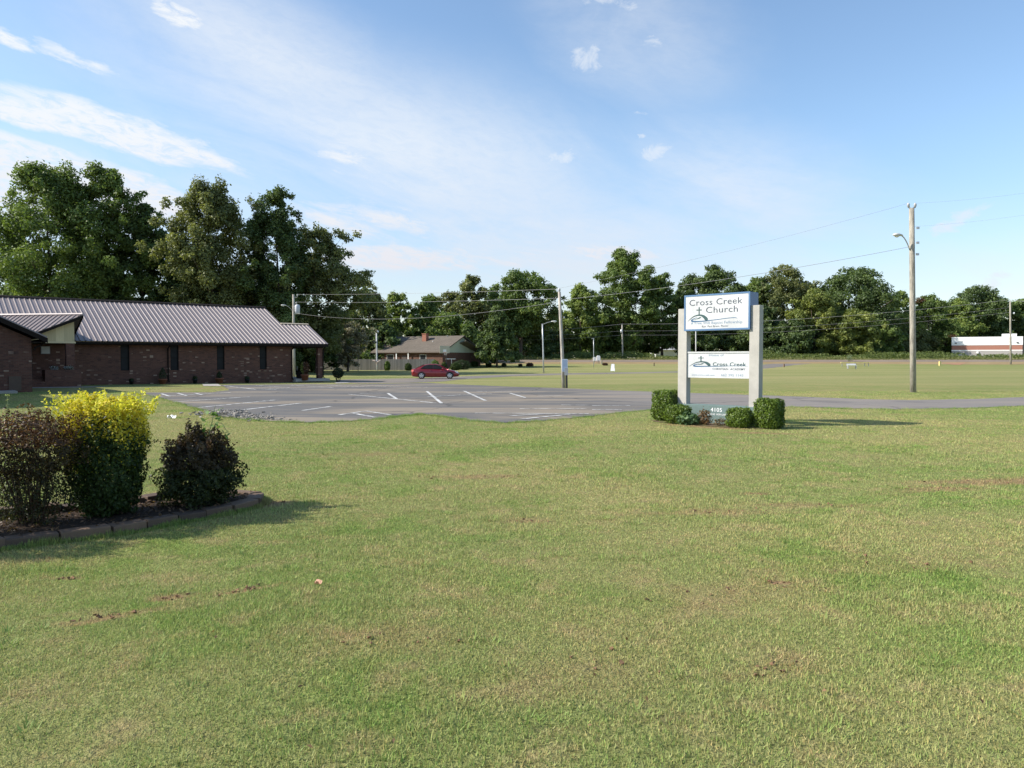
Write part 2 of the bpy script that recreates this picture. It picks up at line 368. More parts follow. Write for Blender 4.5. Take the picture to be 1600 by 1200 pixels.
def glass_dark(name):
    m_, t = material(name); p = t.n('ShaderNodeTexCoord').outputs['Object']
    c = t.mix(t.noise(p, 2, 3), (.010, .011, .013, 1), (.03, .032, .034, 1))
    finish(t, bsdf(t, c, .35, 0, None, .08)); return m_

M_leaf = leaf_material('leaf', .38); M_needle = leaf_material('hedge_leaf', .25, .45, .4)
M_ground = ground_material(); M_blade = blade_material()
M_asphalt = asphalt_material('asphalt', (.120, .116, .112), (.245, .205, .158), 1.0)
M_lane = asphalt_material('lane_asphalt', (.165, .15, .138), (.25, .215, .175), .9)
M_highway = asphalt_material('highway_surface', (.21, .165, .13), (.27, .215, .16), .8)
M_line = paint_line_material()
M_brick = brick_material('church_brick'); M_brick2 = brick_material('house_brick', .0)
M_conc = concrete_material('post_concrete', (.405, .39, .358)); M_slab = concrete_material('slab_concrete', (.40, .37, .33))
M_bark = bark_material('bark', (.11, .085, .065)); M_polewood = bark_material('weathered_pole_wood', (.34, .315, .265)); M_polegrey = bark_material('grey_pole_wood', (.40, .37, .32))
M_roof = plain('brown_metal_roof', (.228, .186, .174), .42, 0.0, .10, .7, .5)
M_trim = plain('dark_brown_trim', (.016, .012, .010), .7, spec=.12); M_cream = plain('cream_siding', (.60, .50, .30), .7, 0, .06)
M_frame = plain('bronze_frame', (.016, .015, .014), .6, spec=.1); M_glass = glass_dark('dark_glass')
M_steel = plain('galvanised_steel', (.50, .51, .52), .4, .6); M_white = plain('white_paint', (.80, .80, .80), .5, 0, .05); M_black = plain('black_plastic', (.012, .012, .013), .5)
M_terra = plain('terracotta', (.24, .085, .045), .8); M_soil = plain('dark_soil', (.045, .032, .024), .95, 0, .5, 20, .1, .6)
M_wire = plain('aluminium_wire', (.30, .30, .30), .5, .2); M_wireblack = plain('black_cable', (.03, .03, .03), .6)

# ------------------------------------------------------------------ ground, lot, lanes, markings
def graded(a):
    out = []
    for lo, hi, st in a:
        k = int(round((hi - lo) / st)); out += [lo + (hi - lo) * i / k for i in range(k)]
    return np.array(out + [a[-1][1]])
gx = graded([(-900, -200, 50), (-200, -60, 7), (-60, -16, 1.0), (-16, 16, .5), (16, 60, 1.0), (60, 220, 4), (220, 900, 50)])
gy = graded([(-80, 0, 8), (0, 24, .5), (24, 60, 1.0), (60, 200, 2.0), (200, 300, 10), (300, 1800, 100)])
XX, YY = np.meshgrid(gx, gy); nx, ny = len(gx), len(gy)
V = np.stack([XX.ravel(), YY.ravel(), height(XX, YY).ravel()], 1)
ii = (np.arange(ny - 1)[:, None] * nx + np.arange(nx - 1)[None, :]).ravel()
F = np.stack([ii, ii + 1, ii + 1 + nx, ii + nx], 1)
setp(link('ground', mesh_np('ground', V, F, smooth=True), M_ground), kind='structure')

def sheet(name, pts, mat, off, step=1.5, parent=None, thick=0.0):
    """a flat polygon of ground points draped over the terrain, off above it"""
    bm = bmesh.new(); bm.faces.new([bm.verts.new((p[0], p[1], 0)) for p in pts])
    xs = [p[0] for p in pts]; ys = [p[1] for p in pts]
    for ax, lo, hi in ((0, min(xs), max(xs)), (1, min(ys), max(ys))):
        q = math.ceil(lo / step) * step
        while q < hi:
            no = (1, 0, 0) if ax == 0 else (0, 1, 0); co = (q, 0, 0) if ax == 0 else (0, q, 0)
            bmesh.ops.bisect_plane(bm, geom=bm.verts[:] + bm.edges[:] + bm.faces[:], plane_co=co, plane_no=no); q += step
    for v in bm.verts: v.co.z = hz(v.co.x, v.co.y) + off
    bmesh.ops.recalc_face_normals(bm, faces=bm.faces)
    if sum(f.normal.z for f in bm.faces) < 0: bmesh.ops.reverse_faces(bm, faces=bm.faces)
    if thick:
        r = bmesh.ops.extrude_face_region(bm, geom=bm.faces[:])
        for g in r['geom']:
            if isinstance(g, bmesh.types.BMVert): g.co.z += thick
    me = bpy.data.meshes.new(name); bm.to_mesh(me); bm.free()
    return link(name, me, mat, parent)
def wob(pts, amp, seed, step=.5):
    """an edge walked in short steps with a ragged margin"""
    r = random.Random(seed); out = []
    for i in range(len(pts)):
        a, b = Vector(pts[i]), Vector(pts[(i + 1) % len(pts)]); k = max(1, int((b - a).length / step)); k = min(k, 40)
        d = (b - a).normalized() if (b - a).length > 1e-6 else Vector((1, 0, 0)); nrm = Vector((-d.y, d.x, 0))
        for j in range(k):
            out.append(a.lerp(b, j / k) + nrm * (r.uniform(-amp, amp) if j else 0))
    return [(p.x, p.y) for p in out]
LOT = [(226, 613.5), (232, 618), (262, 625), (300, 636), (322, 642), (345, 651), (380, 656), (430, 659), (480, 660.5), (540, 659), (590, 655), (620, 651), (650, 648), (680, 649), (705, 653), (735, 658), (790, 661), (850, 658), (905, 652), (960, 646), (1010, 641), (1060, 638),
       (1120, 636.5), (1232, 636), (1320, 638.5), (1400, 640), (1500, 638.5), (1600, 635), (1800, 631), (1800, 617.5), (1600, 620.6), (1532, 623.5), (1424, 625.5), (1343, 624), (1250, 620), (1190, 618), (1100, 615), (1010, 612), (960, 610.5), (878, 606.6),
       (800, 604.5), (730, 601.5), (668, 598.5), (640, 598.8), (560, 600.5), (480, 600.3), (430, 601), (344, 601.7), (352, 606), (359, 610), (330, 613.3)]
lot_pts = wob([gnd(*p) for p in LOT], .09, 3)
setp(sheet('parking_lot', lot_pts, M_asphalt, .012), kind='structure')
LANE = [(526, 597.5), (560, 599.3), (640, 598.2), (690, 596.2), (720, 592.8), (800, 587.8), (900, 585.4), (1000, 583.6), (1070, 582), (1180, 577), (1240, 570.5), (1290, 566.5), (1260, 565.8), (1200, 569), (1150, 574.5), (1070, 580), (1000, 581.6), (900, 583.1), (800, 585), (716, 588.6), (640, 591.3), (560, 592.4), (526, 593.8)]
setp(sheet('lane', wob([gnd(*p) for p in LANE], .1, 5, 1.2), M_lane, .010), kind='structure')
hw = [(x, 134 + 1.2 * math.sin(x / 60)) for x in range(-40, 421, 10)] + [(x, 143 + 1.2 * math.sin(x / 60)) for x in range(420, -41, -10)]
setp(sheet('highway', hw, M_highway, .03, 4), kind='structure')
sh = [(x, 128.5 + 1.2 * math.sin(x / 23) + .8 * math.sin(x / 7)) for x in range(-34, 421, 4)] + [(x, 133.9 + 1.2 * math.sin(x / 60)) for x in range(420, -35, -10)]
M_dry = plain('dry_verge', (.30, .22, .115), .95, 0, .35, .6, .1)
setp(sheet('road_verge', sh, M_dry, .02, 3), kind='structure')
dv = [gnd(*p) for p in [(1470, 567.3), (1488, 570), (1500, 570.5), (1512, 566.5)]]
setp(sheet('dirt_path', wob(dv, .1, 9), plain('red_dirt', (.34, .20, .12), .95, 0, .3, 1.0, .1), .035), kind='structure')
setp(sheet('entrance_walk', [gnd(*p)[:2] for p in [(318, 603.4), (346, 603.6), (341, 600.4), (316, 600.3)]], M_slab, .02), kind='structure')
setp(sheet('corner_walk', [gnd(*p)[:2] for p in [(526, 599.4), (549, 598.6), (538, 597.2), (522, 597.9)]], M_slab, .02), kind='structure')

def stripe(px0, px1, w=.11):
    a, b = gnd(*px0), gnd(*px1); d = (b - a); d.z = 0; d.normalize(); n = Vector((-d.y, d.x, 0)) * w / 2
    return [(a - n)[:2], (a + n)[:2], (b + n)[:2], (b - n)[:2]]
LINES = [((272, 628.5), (390, 620.5)), ((310, 637.5), (430, 625.5)), ((372, 642), (470, 630.5)), ((472, 642.3), (518, 635.6)), ((530, 649), (572, 643)), ((572, 643), (610, 649)), ((550, 646.3), (587, 653)),
         ((544, 616.5), (682, 630.5)), ((606, 615), (620, 624)), ((667, 612), (690, 631)), ((725, 611.5), (759, 627)), ((797, 615), (821, 622)), ((812, 639.5), (917, 639.5)), ((877, 633.5), (920, 634)), ((925, 634.6), (985, 634.8)),
         ((925, 641), (972, 641)), ((742, 646.5), (920, 647.5)), ((815, 656), (890, 648.5)), ((795, 651), (850, 648)), ((350, 603), (400, 609.4)), ((376, 607), (432, 609.6)), ((420, 607.5), (470, 608.8)), ((400, 603), (452, 606.3)), ((455, 602.5), (520, 606.2)),
         ((510, 602.5), (575, 605.6)), ((565, 603), (620, 605.4)), ((480, 606), (560, 605.4)), ((620, 605), (668, 606)), ((252, 616), (265, 620.2)), ((277, 615), (292, 619.2)), ((304, 615), (316, 618)), ((244, 620.6), (360, 614.2)),
         ((668, 621), (720, 618)), ((724, 617.6), (768, 616)), ((562, 615.5), (605, 615.2)), ((745, 612.5), (800, 613.5)), ((840, 620), (880, 619.4)), ((575, 604), (640, 603.4))]
pk = None
lines_bm = MB()
for i, (a, b) in enumerate(LINES):
    q = [Vector((x, y, hz(x, y) + .017)) for x, y in stripe(a, b, .12)]
    # follow the ground in short steps
    k = max(1, int((q[2] - q[1]).length / 1.5))
    for j in range(k):
        r4 = [q[0].lerp(q[3], j / k), q[0].lerp(q[3], (j + 1) / k), q[1].lerp(q[2], (j + 1) / k), q[1].lerp(q[2], j / k)]
        for v in r4: v.z = hz(v.x, v.y) + .017 + i * .0004
        lines_bm.add(r4, [(0, 1, 2, 3)])
setp(lines_bm.build('parking_lines', M_line), kind='structure')

# ------------------------------------------------------------------ church
A_W = math.atan2(.632, .775)
CH0 = Vector((-21.6, 51.9, 0))
def chl(x, y, z=0.0): return CH0 + Vector((.775 * x - .632 * y, .632 * x + .775 * y, z))
church = empty('church_building', CH0, A_W, 'long brown brick church with a ribbed metal roof and narrow dark windows', 'church')
EAVE, SL = 2.68, .44
b = MB()
WX = [-4.15, -1.13, 1.90, 4.90]; hw_ = .26; sill = .82; top = 2.60
b.box(-26, 7.1, 0, .25, -.3, sill)
xs = [-26] + [q for x in WX for q in (x - hw_, x + hw_)] + [7.1]
for i in range(0, len(xs), 2): b.box(xs[i], xs[i + 1], 0, .25, sill, top)
b.add([(6.85, .25, -.3), (7.1, .25, -.3), (7.1, 12.5, -.3), (6.85, 12.5, -.3), (6.85, .25, top), (7.1, .25, top), (7.1, 12.5, top), (6.85, 12.5, top)],
      [(0, 3, 2, 1), (4, 5, 6, 7), (0, 1, 5, 4), (1, 2, 6, 5), (2, 3, 7, 6), (3, 0, 4, 7)])
b.prism([(7.1, 0, top + .001), (7.1, 12.5, top + .001), (7.1, 6.26, 5.40)], (-.25, 0, 0))
b.box(-26, 6.85, 12.25, 12.5, -.3, top)
b.build('brick_wall', M_brick, church)
for x in WX:
    f = MB().box(x - hw_, x - hw_ + .05, .06, .20, sill, top).box(x + hw_ - .05, x + hw_, .06, .20, sill, top).box(x - hw_ + .05, x + hw_ - .05, .06, .20, sill, sill + .05).box(x - hw_ + .05, x + hw_ - .05, .07, .19, 1.62, 1.66)
    w = f.build('window', M_frame, church)
    MB().box(x - hw_ + .05, x + hw_ - .05, .12, .14, sill + .05, top).build('pane', M_glass, w)
    MB().box(x - hw_ - .02, x + hw_ + .02, -.035, .11, sill - .075, sill - .003).build('sill', M_brick, w)

def ribbed(mb, P0, along, down, la, ld, pitch=.30, th=.03, rib=.038):
    """a ribbed sheet: P0 a corner on the ridge, along the ridge, down the slope"""
    P0, A, D = Vector(P0), Vector(along).normalized(), Vector(down).normalized(); Nn = A.cross(D).normalized()
    if Nn.z < 0: Nn = -Nn
    prof = []; k = int(la / pitch)
    for i in range(k + 1):
        s_ = i * pitch
        for ds, h in ((.0, 0), (.10, 0), (.125, rib), (.175, rib), (.20, 0)):
            if s_ + ds <= la: prof.append((s_ + ds, h))
    prof.append((la, 0))
    vs = []
    for s_, h in prof:
        for t_ in (0, ld): vs.append(P0 + A * s_ + D * t_ + Nn * h)
    n_ = len(prof)
    for s_, h in (prof[-1], prof[0]):
        for t_ in (0, ld): vs.append(P0 + A * s_ + D * t_ - Nn * th)
    fs = [(2 * i, 2 * i + 1, 2 * i + 3, 2 * i + 2) for i in range(n_ - 1)]
    q = 2 * n_
    fs += [(2 * n_ - 2, 2 * n_ - 1, q + 1, q), (q, q + 1, q + 3, q + 2), (q + 2, q + 3, 1, 0)]
    mb.add(vs, fs)
hr = 6.76; zr = EAVE + hr * SL; sl_len = math.hypot(hr, hr * SL)
rf = MB(); ribbed(rf, (-27, 6.26, zr), (1, 0, 0), (0, -hr, -hr * SL), 34.5, sl_len); ribbed(rf, (-27, 6.26, zr), (1, 0, 0), (0, hr, -hr * SL), 34.5, sl_len)
roof = rf.build('roof', M_roof, church)
MB().prism([(-27.02, 6.02, zr - .02), (-27.02, 6.26, zr + .09), (-27.02, 6.50, zr - .02), (-27.02, 6.26, zr - .06)], (34.56, 0, 0)).build('ridge_cap', M_trim, roof)
fa = MB().box(-27, 7.5, -.52, -.44, EAVE - .23, EAVE - .045).box(-27, 7.5, -.44, .0, EAVE - .16, EAVE - .12)
for sg in (-1, 1):
    y1 = 6.26 + sg * 6.74
    fa.prism([(7.44, 6.26, zr - .05), (7.44, y1, EAVE - .06), (7.44, y1, EAVE - .24), (7.44, 6.26, zr - .25)], (.055, 0, 0))
fa.build('fascia', M_trim, church)
g = MB().box(-27, 7.52, -.64, -.525, EAVE - .17, EAVE - .05); gut = g.build('gutter', M_trim, church)
for x in (-1.56, 7.02):
    MB().tube([(x, -.58, EAVE - .18), (x, -.5, EAVE - .27), (x, -.09, EAVE - .42), (x, -.07, EAVE - .6), (x, -.07, .15), (x, -.25, .06)], .045, 6).build('downspout', M_trim, church)
# side porch: lower roof on brick columns, on a slab
zp = EAVE + 3.6 * SL; lp = math.hypot(3.6, 3.6 * SL)
pr = MB(); ribbed(pr, (7.52, 3.1, zp), (1, 0, 0), (0, -3.6, -3.6 * SL), 2.18, lp); ribbed(pr, (7.52, 3.1, zp), (1, 0, 0), (0, 3.6, -3.6 * SL), 2.18, lp)
proof = pr.build('porch_roof', M_roof, church)
MB().prism([(7.5, 2.92, zp - .01), (7.5, 3.1, zp + .075), (7.5, 3.28, zp - .01), (7.5, 3.1, zp - .04)], (2.22, 0, 0)).build('ridge_cap', plain('pale_ridge', (.42, .36, .26), .5), proof)
pb = MB().box(7.53, 9.7, -.50, -.42, EAVE - .22, EAVE - .05).box(7.12, 9.5, -.1, .1, EAVE - .30, EAVE - .06).box(7.12, 9.5, 6.1, 6.3, EAVE - .30, EAVE - .06).box(9.35, 9.5, .1, 6.1, EAVE - .30, EAVE - .06).prism([(9.62, 3.1, zp - .05), (9.62, -.46, EAVE - .06), (9.62, -.46, EAVE - .22), (9.62, 3.1, zp - .24)], (.05, 0, 0)).prism([(9.62, 3.1, zp - .05), (9.62, 6.66, EAVE - .06), (9.62, 6.66, EAVE - .22), (9.62, 3.1, zp - .24)], (.05, 0, 0)).prism([(9.40, -.1, EAVE - .05), (9.40, 6.3, EAVE - .05), (9.40, 3.1, zp - .15)], (.04, 0, 0))
pb.build('porch_beam', M_trim, church)
for y in (.02, 6.18): MB().box(9.02, 9.38, y - .18, y + .18, -.2, EAVE - .31).build('porch_column', M_brick, church)
MB().box(7.11, 9.8, -.5, 6.6, -.1, .10).build('porch_floor', M_slab, church)
MB().tube([(9.45, -.46, EAVE - .2), (9.42, -.2, EAVE - .45), (9.41, -.2, .2), (9.5, -.3, .1)], .04, 6).build('downspout', M_trim, church)

# front wing with its gable towards the viewer
b = MB().box(-19, -10.6, -10.6, -10.35, -.3, 2.55).box(-10.85, -10.6, -10.35, -.003, -.3, 2.55).box(-19, -18.75, -10.35, -.003, -.3, 2.55)
b.prism([(-19, -10.6, 2.551), (-10.6, -10.6, 2.551), (-14.8, -10.6, 4.62)], (0, .25, 0))
b.build('wing_wall', M_brick, church)
wl = math.hypot(4.8, 2.4)
r = MB(); ribbed(r, (-14.8, -11.05, 5.02), (0, 1, 0), (4.8, 0, -2.4), 15.2, wl); ribbed(r, (-14.8, -11.05, 5.02), (0, 1, 0), (-4.8, 0, -2.4), 15.2, wl)
wr = r.build('wing_roof', M_roof, church)
MB().prism([(-15.02, -11.07, 4.96), (-14.8, -11.07, 5.10), (-14.58, -11.07, 4.96), (-14.8, -11.07, 4.9)], (0, 15.2, 0)).build('ridge_cap', M_trim, wr)
f = MB()
for sg in (-1, 1):
    f.prism([(-14.8, -11.08, 4.98), (-14.8 + sg * 4.82, -11.08, 2.57), (-14.8 + sg * 4.82, -11.08, 2.34), (-14.8, -11.08, 4.74)], (0, .07, 0))
f.box(-10.08, -10.0, -11.0, -3.6, 2.38, 2.56).box(-10.6, -10.08, -11.0, -3.6, 2.36, 2.40)
f.build('wing_fascia', M_trim, church)
MB().tube([(-10.05, -11.05, 2.45), (-10.2, -10.75, 2.25), (-10.45, -10.68, 2.12), (-10.52, -10.68, 2.0)], .05, 6).build('downspout', M_trim, church)
MB().box(-17.2, -11.35, -11.9, -10.61, -.1, .09).build('wing_step', M_slab, church)
MB().box(-11.55, -11.05, -10.63, -10.605, .05, .75).build('wall_vent', plain('brown_vent', (.10, .065, .045), .7), church)

# the wing runs on towards the viewer, out of the picture at the left; its roof shades the grass in front of the gable
MB().box(-21.5, -14.4, -21.0, -20.75, -.3, 2.55).box(-14.65, -14.4, -20.75, -11.3, -.3, 2.55).box(-21.5, -21.25, -20.75, -11.3, -.3, 2.55).prism([(-21.5, -21.0, 2.551), (-14.4, -21.0, 2.551), (-17.95, -21.0, 4.3)], (0, .25, 0)).build('front_wall', M_brick, church)
r = MB(); ribbed(r, (-17.95, -21.4, 4.65), (0, 1, 0), (4.0, 0, -2.0), 10.2, math.hypot(4, 2)); ribbed(r, (-17.95, -21.4, 4.65), (0, 1, 0), (-4.0, 0, -2.0), 10.2, math.hypot(4, 2)); r.build('front_roof', M_roof, church)

# entrance porch in the corner: swept roof, cream gable panel, pillar, planter wall, steps
Bp, Ap, A2, Dp = Vector((-7.05, -3.2, 4.15)), Vector((-10.55, .67, 4.15)), Vector((-13.2, 3.6, 4.15)), Vector((-11.2, -3.2, 2.28))
Bb = Vector((-6.80, .80, 3.25)); Ab = Vector((-10.0, 2.5, 3.95)); 
pn = MB()
up_n = (Ap - Bp).cross(Dp - Bp).normalized(); up_n = up_n if up_n.z > 0 else -up_n
ridge_d = (A2 - Bp).normalized(); down_d = ridge_d.cross(up_n); down_d = down_d if down_d.z < 0 else -down_d
L_r = (A2 - Bp).length; k = int(L_r / .30)
def edge_len(p):
    """how far the sheet runs down from a ridge point to the front edge B-D"""
    e = (Dp - Bp); best = None
    for i in range(400):
        q = Bp + e * (i / 399 * 1.4); s_ = (q - Bp).dot(ridge_d)
        if best is None or abs(s_ - (p - Bp).dot(ridge_d)) < best[0]: best = (abs(s_ - (p - Bp).dot(ridge_d)), (q - Bp).dot(down_d))
    return min(best[1], 3.6)
prof = []
for i in range(k + 1):
    for ds, h in ((0, 0), (.10, 0), (.125, .045), (.175, .045), (.20, 0)):
        prof.append((i * .30 + ds, h))
vs = []
for s_, h in prof:
    p = Bp + ridge_d * s_; ld = edge_len(p) if s_ < (Dp - Bp).dot(ridge_d) else edge_len(Bp + ridge_d * (Dp - Bp).dot(ridge_d))
    vs += [p + up_n * h, p + down_d * max(ld, .02) + up_n * h, p - up_n * .04, p + down_d * max(ld, .02) - up_n * .04]
fs = []
for i in range(len(prof) - 1):
    a = 4 * i; c_ = a + 4
    fs += [(a, a + 1, c_ + 1, c_), (a + 2, c_ + 2, c_ + 3, a + 3), (a + 1, a + 3, c_ + 3, c_ + 1)]
pn.add(vs, fs)
ent = pn.build('entrance_roof', M_roof, church)
MB().slab([Bp + Vector((0, 0, .01)), Bb, Ab, Ap + Vector((0, 0, .01))][::-1], -.05).build('rear_sheet', M_roof, ent)
MB().tube([Bp + up_n * .04, Ap + up_n * .04, A2 + up_n * .04], .075, 6).build('ridge_cap', plain('pale_cap', (.40, .33, .32), .5), ent)
f = MB(); fv = Vector((0, 0, -.19))
f.prism([Bp + Vector((0, -.02, -.03)), Dp + Vector((0, -.02, -.03)), Dp + fv + Vector((0, -.02, 0)), Bp + fv + Vector((0, -.02, 0))], (0, .05, 0))
f.prism([Bp + Vector((.02, 0, -.03)), Bb + Vector((.02, 0, -.03)), Bb + fv, Bp + fv], (-.05, 0, 0))
f.build('rake_board', M_trim, ent)
MB().prism([(-10.3, -2.8, 2.58), (-7.46, -2.8, 2.58), (-7.46, -2.8, 3.74), (-10.3, -2.8, 2.62)], (0, .12, 0)).prism([(-7.46, -2.68, 2.58), (-7.46, -.55, 2.62), (-7.46, -.2, 3.1), (-7.46, -2.68, 3.72)], (-.1, 0, 0)).build('gable_panel', wood_plank_material('cream_panelling', (.62, .52, .31), .4), church)
MB().box(-10.34, -7.40, -2.84, -2.66, 2.48, 2.578).build('gable_sill', M_cream, church)
MB().box(-7.90, -7.46, -2.82, -2.42, .1, 2.479).build('entrance_pillar', M_brick, church)
MB().box(-9.06, -7.24, -3.4, -3.2, -.2, .95).box(-9.06, -8.86, -3.2, -2.3, -.2, .95).box(-7.44, -7.24, -3.2, -2.3, -.2, .95).box(-8.86, -7.44, -2.41, -2.3, -.2, .94).build('planter_wall', M_brick, church)
MB().box(-8.86, -7.44, -3.2, -2.83, .1, .88).build('planter_soil', M_soil, church)
st = MB()
for i in range(4): st.box(-10.55, -9.07, -3.75 + .3 * i, -3.45 + .3 * i, -.1, .14 * (i + 1))
st.build('steps', M_brick, church)
MB().box(-10.55, -7.25, -2.29, -.003, -.1, .50).build('entrance_floor', M_slab, church)
MB().box(-10.2, -9.25, -.05, .0, .5, 2.45).build('entrance_door', M_glass, church)
setp(sheet('entrance_path', [chl(-10.7, -4.9)[:2], chl(-7.0, -5.2)[:2], chl(-6.0, -4.4)[:2], chl(-9.1, -3.8)[:2], chl(-10.55, -3.76)[:2]], M_slab, .02), kind='structure')
nb = empty('notice_board', chl(-8.55, -.03, 2.1), A_W, 'small pale notice board on the shaded brick wall inside the corner entrance', 'notice board')
MB().box(-.24, .24, -.03, .03, -.23, .23).build('frame', plain('grey_frame', (.3, .3, .3), .5), nb)
MB().box(-.21, .21, -.036, -.031, -.20, .20).build('notice', plain('pale_paper', (.55, .55, .52), .7), nb)

# ------------------------------------------------------------------ lettering
def text_mesh(txt, x0, x1, z0, cap, y=0.0, thin=0.0, slant=0.0, center=False, serif=False):
    """flat lettering in the x-z plane; its capitals are cap high and the line runs from x0 to x1"""
    cu = bpy.data.curves.new('lettering', 'FONT'); cu.body = txt; cu.resolution_u = 3; cu.offset = thin; cu.space_character = 1.05
    o = bpy.data.objects.new('lettering', cu); COL.objects.link(o)
    dg = bpy.context.evaluated_depsgraph_get(); me = bpy.data.meshes.new_from_object(o.evaluated_get(dg))
    bpy.data.objects.remove(o); bpy.data.curves.remove(cu)
    n = len(me.vertices); co = np.empty(n * 3, np.float32); me.vertices.foreach_get('co', co); co = co.reshape(n, 3)
    lo, hi = co[:, 0].min(), co[:, 0].max(); X = (co[:, 0] - lo) / (hi - lo) * (x1 - x0) + x0; Z = co[:, 1] / .7 * cap + z0
    out = np.stack([X + (Z - z0) * slant, np.full(n, y), Z], 1)
    return [tuple(q) for q in out], [tuple(p.vertices) for p in me.polygons]
def letters(name, parent, mat, items, y):
    mb = MB()
    for it in items:
        v, f = text_mesh(*it[:5], y=y, **(it[5] if len(it) > 5 else {})); mb.add(v, f)
    me = bpy.data.meshes.new(name); me.from_pydata(mb.v, [], mb.f)
    o = link(name, me, mat, parent)
    bm = bmesh.new(); bm.from_mesh(me)
    for fc in bm.faces:
        if fc.normal.y > 0: fc.normal_flip()
    bm.to_mesh(me); bm.free(); return o
def ribbon(mb, pts, wid, y):
    """a brush stroke through (x, z) points with its own width at each"""
    n = len(pts); vs = []
    for i, (x, z) in enumerate(pts):
        a, c = pts[max(i - 1, 0)], pts[min(i + 1, n - 1)]; d = Vector((c[0] - a[0], 0, c[1] - a[1])).normalized(); nn = Vector((-d.z, 0, d.x))
        for sg in (1, -1): vs.append(Vector((x, y, z)) + nn * sg * wid[i] / 2)
    mb.add(vs, [(2 * i, 2 * i + 1, 2 * i + 3, 2 * i + 2) for i in range(n - 1)])
def spline(pts, k=6):
    out = []; P = [Vector((p[0], p[1], p[2] if len(p) > 2 else 0)) for p in pts]
    for i in range(len(P) - 1):
        p0, p1, p2, p3 = P[max(i - 1, 0)], P[i], P[i + 1], P[min(i + 2, len(P) - 1)]
        for j in range(k):
            t = j / k; out.append(.5 * ((2 * p1) + (p2 - p0) * t + (2 * p0 - 5 * p1 + 4 * p2 - p3) * t * t + (3 * p1 - p0 - 3 * p2 + p3) * t ** 3))
    return out + [P[-1]]
def emblem(parent, X, Z, y, Mg, Mb, cx, line_end):
    """cross on an arched hill with a wave and a long water line; X, Z map 0..1 on to the board"""
    mb = MB()
    a = spline([(.025, .765, .004), (.07, .69, .010), (.13, .61, .016), (.20, .575, .022), (.26, .585, .03), (.31, .64, .05), (.345, .72, .055), (.355, .755, .01)])
    ribbon(mb, [(X(p.x), Z(p.y)) for p in a], [p.z * WSC for p in a], y)
    a = spline([(.13, .70, .004), (.19, .685, .014), (.235, .655, .020), (.255, .64, .004)]); ribbon(mb, [(X(p.x), Z(p.y)) for p in a], [p.z * WSC for p in a], y)
    mb.add([(X(cx - .009), y, Z(.575)), (X(cx + .009), y, Z(.575)), (X(cx + .009), y, Z(.32)), (X(cx - .009), y, Z(.32))], [(0, 1, 2, 3)])
    mb.add([(X(cx - .045), y - .0005, Z(.425)), (X(cx + .045), y - .0005, Z(.425)), (X(cx + .045), y - .0005, Z(.395)), (X(cx - .045), y - .0005, Z(.395))], [(0, 1, 2, 3)])
    for q, pr in ((mb, 'hill_emblem'),): 
        me = bpy.data.meshes.new(pr); me.from_pydata(q.v, [], q.f); link(pr, me, Mg, parent)
    mb = MB(); a = spline([(.19, .635, .003), (.12, .69, .014), (.095, .745, .028), (.16, .77, .022), (.30, .765, .016)] + line_end)
    ribbon(mb, [(X(p.x), Z(p.y)) for p in a], [p.z * WSC for p in a], y)
    me = bpy.data.meshes.new('water_emblem'); me.from_pydata(mb.v, [], mb.f); link('water_emblem', me, Mb, parent)

# ------------------------------------------------------------------ church sign
M_ink = plain('slate_ink', (.03, .045, .075), .5, 0, .05); M_inkb = plain('faded_blue_ink', (.13, .21, .31), .5, 0, .05); M_inkg = plain('green_ink', (.02, .065, .07), .5, 0, .05); M_inkw = plain('water_ink', (.03, .10, .20), .5, 0, .05)
M_face = concrete_material('white_sign_face', (.53, .545, .56)); M_blue = plain('blue_sign_frame', (.055, .115, .26), .4, 0, .06); M_green = concrete_material('grey_green_paint', (.135, .19, .18))
A_S = math.atan2(-.697, .717)
SG = Vector((5.07, 18.83, 0))
def sgl(x, y, z=0.0): return SG + Vector((.717 * x + .697 * y, -.697 * x + .717 * y, z))
sign = empty('church_sign', SG, A_S, 'white church sign between two tall concrete posts on a grey green base numbered 4105', 'sign')
for sg in (-1, 1): MB().box(.97 * sg - .125, .97 * sg + .125, -.10, .10, .20, 2.85).build('post', M_conc, sign, bevel=.008)
base = MB().box(-1.10, 1.10, -.14, .16, -.1, .455).build('base', M_green, sign, bevel=.01)
letters('address', base, M_white, [('4105', -.13, .17, .30, .095), ('GOODMAN ROAD  HORN LAKE MS', -.42, .36, .215, .042)], -.1415)
cab = MB().box(-.88, .88, -.15, .27, 2.29, 3.17).build('cabinet', M_blue, sign, bevel=.006)
fw = MB()
for q in ((-.885, .885, 3.135, 3.175), (-.885, .885, 2.285, 2.325)): fw.box(q[0], q[1], -.162, -.148, q[2], q[3])
for q in ((-.885, -.845), (.845, .885)): fw.box(q[0], q[1], -.161, -.148, 2.326, 3.134)
fw.build('cabinet_frame', plain('blue_trim', (.075, .16, .30), .35, .0, .05), cab)
MB().box(-.845, .845, -.155, -.151, 2.326, 3.134).build('sign_face', M_face, cab)
fx = lambda u: -.83 + u * 1.66
fz = lambda v: 3.115 - v * .78
WSC = 1.5
letters('lettering', cab, M_ink, [('Cross Creek', fx(.055), fx(.915), fz(.265), .150, dict(thin=.0)), ('Church', fx(.335), fx(.845), fz(.515), .150, dict(thin=.0))], -.1575)
emblem(cab, fx, lambda v: fz(v * 1.0 + .0), -.1575, M_inkg, M_inkw, .22, [(.50, .735, .012), (.70, .70, .010), (.80, .695, .010), (.84, .72, .003)])
letters('faded_lettering', cab, M_inkb, [('A Free Will Baptist Fellowship', fx(.08), fx(.915), fz(.865), .066, dict(thin=.0))], -.1575)
letters('small_lettering', cab, M_ink, [('Rev. Paul Brant, Pastor', fx(.27), fx(.70), fz(.965), .048, dict(thin=.0))], -.1575)
